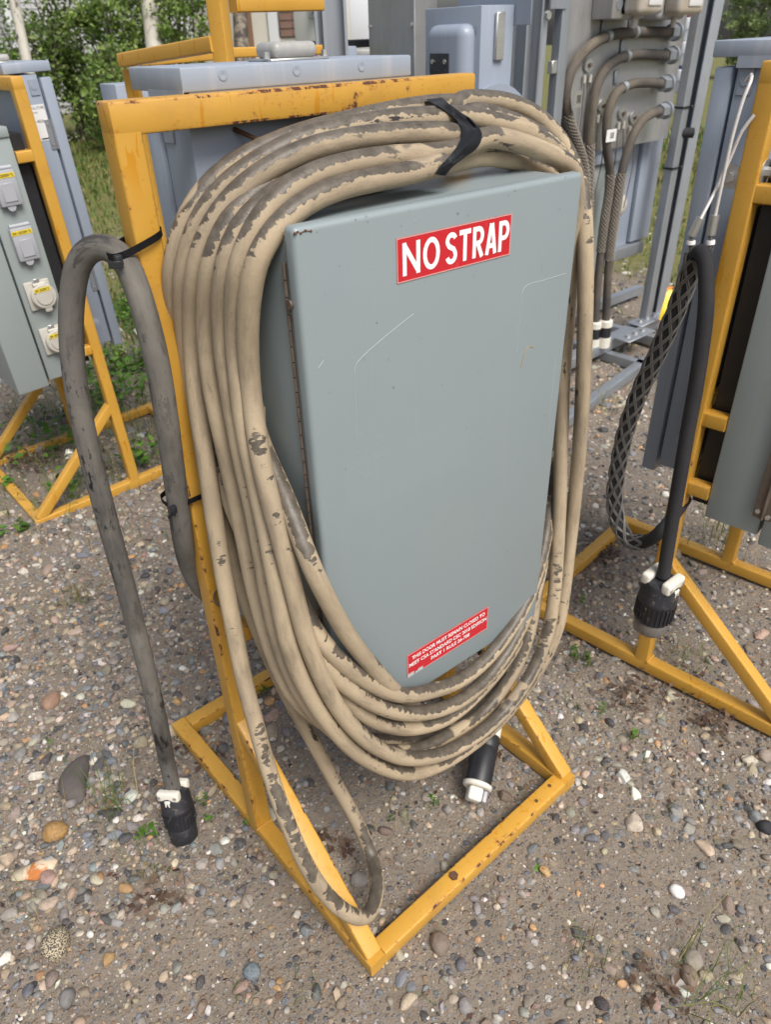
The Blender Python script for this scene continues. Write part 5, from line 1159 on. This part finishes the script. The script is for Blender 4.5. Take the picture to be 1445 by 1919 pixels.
# orange and yellow flagging tape on the far post
a = at(1249, 541, YR - .09); o = thing('flagging_tape', 'orange and yellow flagging tape tied to the galvanised post', 'tape', tuple(a))
def ribbon(name, P, w_, mat, parent):
    P = spline(np.array(P), .02); bm = bmesh.new(); wv = np.array([.46, -.89, 0]); rows = []
    for k, p in enumerate(P): tw = .6 * math.sin(k * .5); v = wv * math.cos(tw) + np.array([.89, .46, 0]) * math.sin(tw); rows.append((bm.verts.new(p - v * w_ / 2), bm.verts.new(p + v * w_ / 2)))
    for r0, r1 in zip(rows, rows[1:]): bm.faces.new((r0[0], r1[0], r1[1], r0[1]))
    return from_bm(name, bm, mat, parent)
ribbon('orange_tail', [(.06, 0, .0), (0, -.02, 0), (-.015, -.03, -.12), (-.04, -.03, -.26), (-.03, -.02, -.36)], .03, ORANGE, o); ribbon('yellow_tail', [(0, -.025, 0), (-.05, -.04, -.07), (-.085, -.05, -.15)], .03, RIBY, o)

# ---- disconnect switch and aluminium cabinet, turned towards the left
def facing(name, label, cat, tl, tr, dl, dr, depth, h, group=None):
    A, B = atd(tl[0], tl[1], dl), atd(tr[0], tr[1], dr); z = (A[2] + B[2]) / 2; v = B - A; rz = math.atan2(v[1], v[0]); o = thing(name, label, cat, (A[0], A[1], z - h), rz, group)
    return o, math.hypot(v[0], v[1])
dsw, w_ = facing('disconnect_switch', 'blue-grey disconnect switch box with a dark window on its bulge', 'switch', (797, 18), (903, 8), 2.66, 2.44, .15, .62)
box('body', (0, 0, 0), (w_, .15, .62), BLUE, dsw, .004, 2)
bm = bmesh.new(); add_box(bm, (w_ * .56, -.010, .34), (w_ * .70, .09, .46), None, .038, 5); from_bm('bulge', bm, BLUE, dsw)
wn = box('window', (w_ * .33, -.0595, .27), (w_ * .68, -.0535, .485), BLACK, dsw, .003, 2); box('pane', (w_ * .36, -.0615, .28), (w_ * .65, -.0596, .435), WINDOWD, wn, .001, 1)
for u in (.39, .62): cyl('screw', (w_ * u, -.0596, .46), (w_ * u, -.063, .46), .008, STEEL, wn, None, 8)
text('embossed_lettering', 'ON', (w_ * .80, -.0, .535), (1, 0, 0), (0, 0, 1), w_ * .13, .028, plain('embossed_blue_grey', (.24, .285, .36), .4), dsw, 0, .001)
box('hinge', (w_ + .001, .06, .46), (w_ + .014, .10, .60), STEEL, dsw, .003, 1)
cyl('handle_disc', (w_ + .002, .075, .22), (w_ + .02, .075, .22), .17, BLUE, dsw, None, 28)
box('top_flange', (.0, .152, .56), (w_ * 1.25, .158, .74), BLUE, dsw, .002, 1)
alc, w_ = facing('aluminium_cabinet', 'plain dull aluminium sheet cabinet left of the disconnect switch', 'cabinet', (688, -60), (775, -66), 3.05, 2.84, .2, 1.5)
box('body', (0, .003, 0), (w_, .12, 1.5), ALU, alc); box('cover', (-.004, 0, .0), (w_ + .004, .0028, 1.5), ALU, alc, .001, 1)
for u, v_ in ((.03, .93), (.95, .93), (.03, 1.3), (.95, 1.3)): cyl('screw', (w_ * u, 0, v_), (w_ * u, -.006, v_), .008, STEEL, alc, None, 10)
whc, w_ = facing('white_cabinet', 'off-white rounded polyester cabinet with a metal latch at the top', 'cabinet', (541, -70), (598, -75), 3.35, 3.25, .2, .36)
bm = bmesh.new(); add_box(bm, (w_ / 2, .02, .17), (w_, .05, .36), None, .012, 3); from_bm('door', bm, CREAMW, whc); bm = bmesh.new(); add_box(bm, (w_ / 2 + .01, .12, .17), (w_ * .98, .145, .35), None, .012, 3); from_bm('body', bm, CREAMW, whc)
lt = box('latch', (w_ * .62, -.022, .145), (w_ * .95, -.006, .21), STEEL, whc, .003, 1); cyl('knob', (w_ * .8, -.022, .175), (w_ * .8, -.045, .175), .014, STEEL, lt, None, 12)
wh2, w_ = facing('white_panel', 'plain white sheet panel left of the aluminium cabinet', 'panel', (640, -60), (694, -62), 3.6, 3.6, .1, .34); box('sheet', (0, 0, .0), (w_, .05, .36), WHITEP, wh2, .004, 2); box('bottom_rim', (0, -.005, -.055), (w_, .05, -.002), ALU, wh2, .004, 2)  # flat white panel with a metal rim, not a cabinet
gs = thing('strut_post', 'dark galvanised slotted post beside the off-white cabinet', 'post'); a = atd(631, 100, 2.75)
chan('channel', (a[0], a[1], 0), (a[0], a[1], 2.2), .085, .045, gs, (.55, .83, 0)); chan('channel', (a[0] - .055, a[1] + .02, 0), (a[0] - .055, a[1] + .02, 2.2), .04, .04, gs, (.55, .83, 0)); rebase(gs, (a[0], a[1], 0))
cab3, w_ = facing('low_cabinet', 'blue-grey cabinet behind the lid with a cropped red sticker', 'cabinet', (572, 90), (668, 86), 2.9, 2.95, .2, 1.3); box('body', (0, 0, 0), (w_, .2, 1.3), BLUE, cab3, .004, 2)
st = plate('red_sticker', (.038, -.0005, 1.262), (1, 0, 0), (0, 0, 1), .030, .022, .0006, VINYLR, cab3); text('lettering', 'ER', (.043, -.0013, 1.267), (1, 0, 0), (0, 0, 1), .018, .013, VINYLW, st, .02)
bb = thing('black_bracket', 'black steel bracket below the white panel', 'bracket'); a = atd(660, 84, 3.3); box('arm', (a[0] - .42, a[1] - .02, a[2] - .012), (a[0] + .14, a[1] + .02, a[2] + .02), BLACK, bb, .004, 1); rebase(bb, tuple(a))

# ---- tall yellow frame beyond the nearest stand
tf = thing('tall_yellow_frame', 'taller clean yellow frame standing behind the slim cabinet', 'frame')
Y2 = YEL2
pb_ = atd(417, 90, 1.78); x_, y_ = pb_[0], pb_[1]
bar('post', (x_, y_, 0), (x_, y_, 1.75), .040, .040, Y2, tf, up=(-.6, 1, 0))
a, b = atd(436, 10, 1.78), atd(600, 8, 1.98); bar('top_rail', tuple(a), tuple(b), .030, .030, Y2, tf)
a, b = atd(230, 113, 2.05), atd(404, 82, 1.77); bar('side_rail', tuple(a), tuple(b), .034, .034, Y2, tf)
a, b = atd(262, 114, 2.2), atd(404, 102, 2.3); bar('inner_rail', tuple(a), tuple(b), .030, .03, Y2, tf); a, b = atd(432, 99, 2.3), atd(600, 93, 2.5); bar('inner_rail', tuple(a), tuple(b), .028, .028, Y2, tf)
a = atd(241, 120, 2.08); bar('corner_post', (a[0], a[1], 0), (a[0], a[1], a[2] - .012), .034, .034, Y2, tf, up=(-.6, 1, 0))
rebase(tf, (x_, y_, 0))
sb = thing('far_slim_cabinet', 'blue-grey cabinet end peeking out left of the domed cabinet', 'cabinet'); a = atd(214, 158, 2.3); box('body', (a[0], a[1], .5), (a[0] + .3, a[1] + .12, a[2]), BLUE, sb, .004, 2); rebase(sb, (a[0], a[1], .5))
# stickers glimpsed through the open corner of the nearest stand
g1_ = thing('hazard_sign', 'red, white and yellow hazard label glimpsed through the stand corner', 'sign'); a = atd(284, 350, 2.35)
bm = bmesh.new(); add_box(bm, tuple(a + np.array([.05, .03, -.03])), (.16, .02, .34), Matrix.Rotation(AZV, 4, 'Z'), .002, 1); add_box(bm, (a[0] + .05, a[1] + .03, (a[2] - .21) / 2), (.05, .012, a[2] - .21), Matrix.Rotation(AZV, 4, 'Z')); from_bm('backing', bm, BLUE, g1_)
u_ = Vector((CR[0], CR[1], 0)).normalized(); nb = Vector((u_.y, -u_.x, 0))
for nm, dz, hh, mt in (('red_band', .07, .018, VINYLR), ('white_band', -.0, .065, PAPER), ('yellow_band', -.12, .115, VINYLY)):
    o_ = Vector(a + np.array([.05, .03, -.03])) - u_ * .065 + nb * .0115; o_.z = a[2] - .03 + dz; pl_ = plate(nm, o_, u_, (0, 0, 1), .10, hh, .001, mt, g1_)
    if nm == 'yellow_band':
        for k in range(3): plate('print_bar', o_ + nb * .0012 + Vector((0, 0, .015 + k * .032)), u_, (0, 0, 1), .09, .014, .0005, INK, pl_)
rebase(g1_, tuple(a))
# bits seen in the slit between the rack posts
for i, (px, py, mt, lab) in enumerate(((1296, 55, WHITEP, 'upper white plug cap in the slit between the rack posts'), (1290, 100, WHITEP, 'middle white plug cap in the slit between the rack posts'), (1283, 152, WHITEP, 'lowest white plug cap in the slit between the rack posts'))):
    a = atd(px, py, 4.4); o = thing('plug_cap', lab, 'plug', tuple(a), 0, 'white plug caps between the rack posts'); lathe('cap', [(.045, -.06), (.05, -.05), (.05, .0), (.058, .005), (.058, .05), (.05, .06), (.01, .06)], (0, 0, 0), (0, 0, 1), mt, o, 18)
    cyl('pin', (0, 0, -.07), (0, 0, -.06), .03, BEIGEPL, o, None, 8)
a = atd(1290, 128, 4.5); o = thing('blue_cap', 'blue plastic cap between the white plug caps', 'plug', tuple(a)); lathe('cap', [(.05, -.06), (.058, -.05), (.058, .04), (.04, .07), (.01, .07)], (0, 0, 0), (0, 0, 1), plain('blue_plastic', (.02, .10, .32), .4), o, 16); cyl('rim', (0, 0, -.06), (0, 0, -.05), .064, WHITEP, o, None, 16); cyl('hanger_rod', (.07, .05, -a[2]), (.07, .05, .5), .012, GALV, o, None, 8)
a = atd(1300, 40, 7.5); cn = thing('red_cone', 'red cone showing beyond the rack posts', 'cone', (a[0], a[1], a[2] - .25)); lathe('cone', [(.13, 0), (.12, .02), (.035, .36), (.01, .38)], (0, 0, 0), (0, 0, 1), plain('red_plastic', (.55, .05, .05), .5), cn, 18); box('base', (-.17, -.17, -.03), (.17, .17, -.002), plain('red_plastic_base', (.5, .05, .05), .5), cn, .01, 1)
cs = thing('cone_stand', 'grey post under the red cone', 'post'); cyl('pole', (a[0], a[1], 0), (a[0], a[1], a[2] - .285), .03, GALV, cs); rebase(cs, (a[0], a[1], 0))
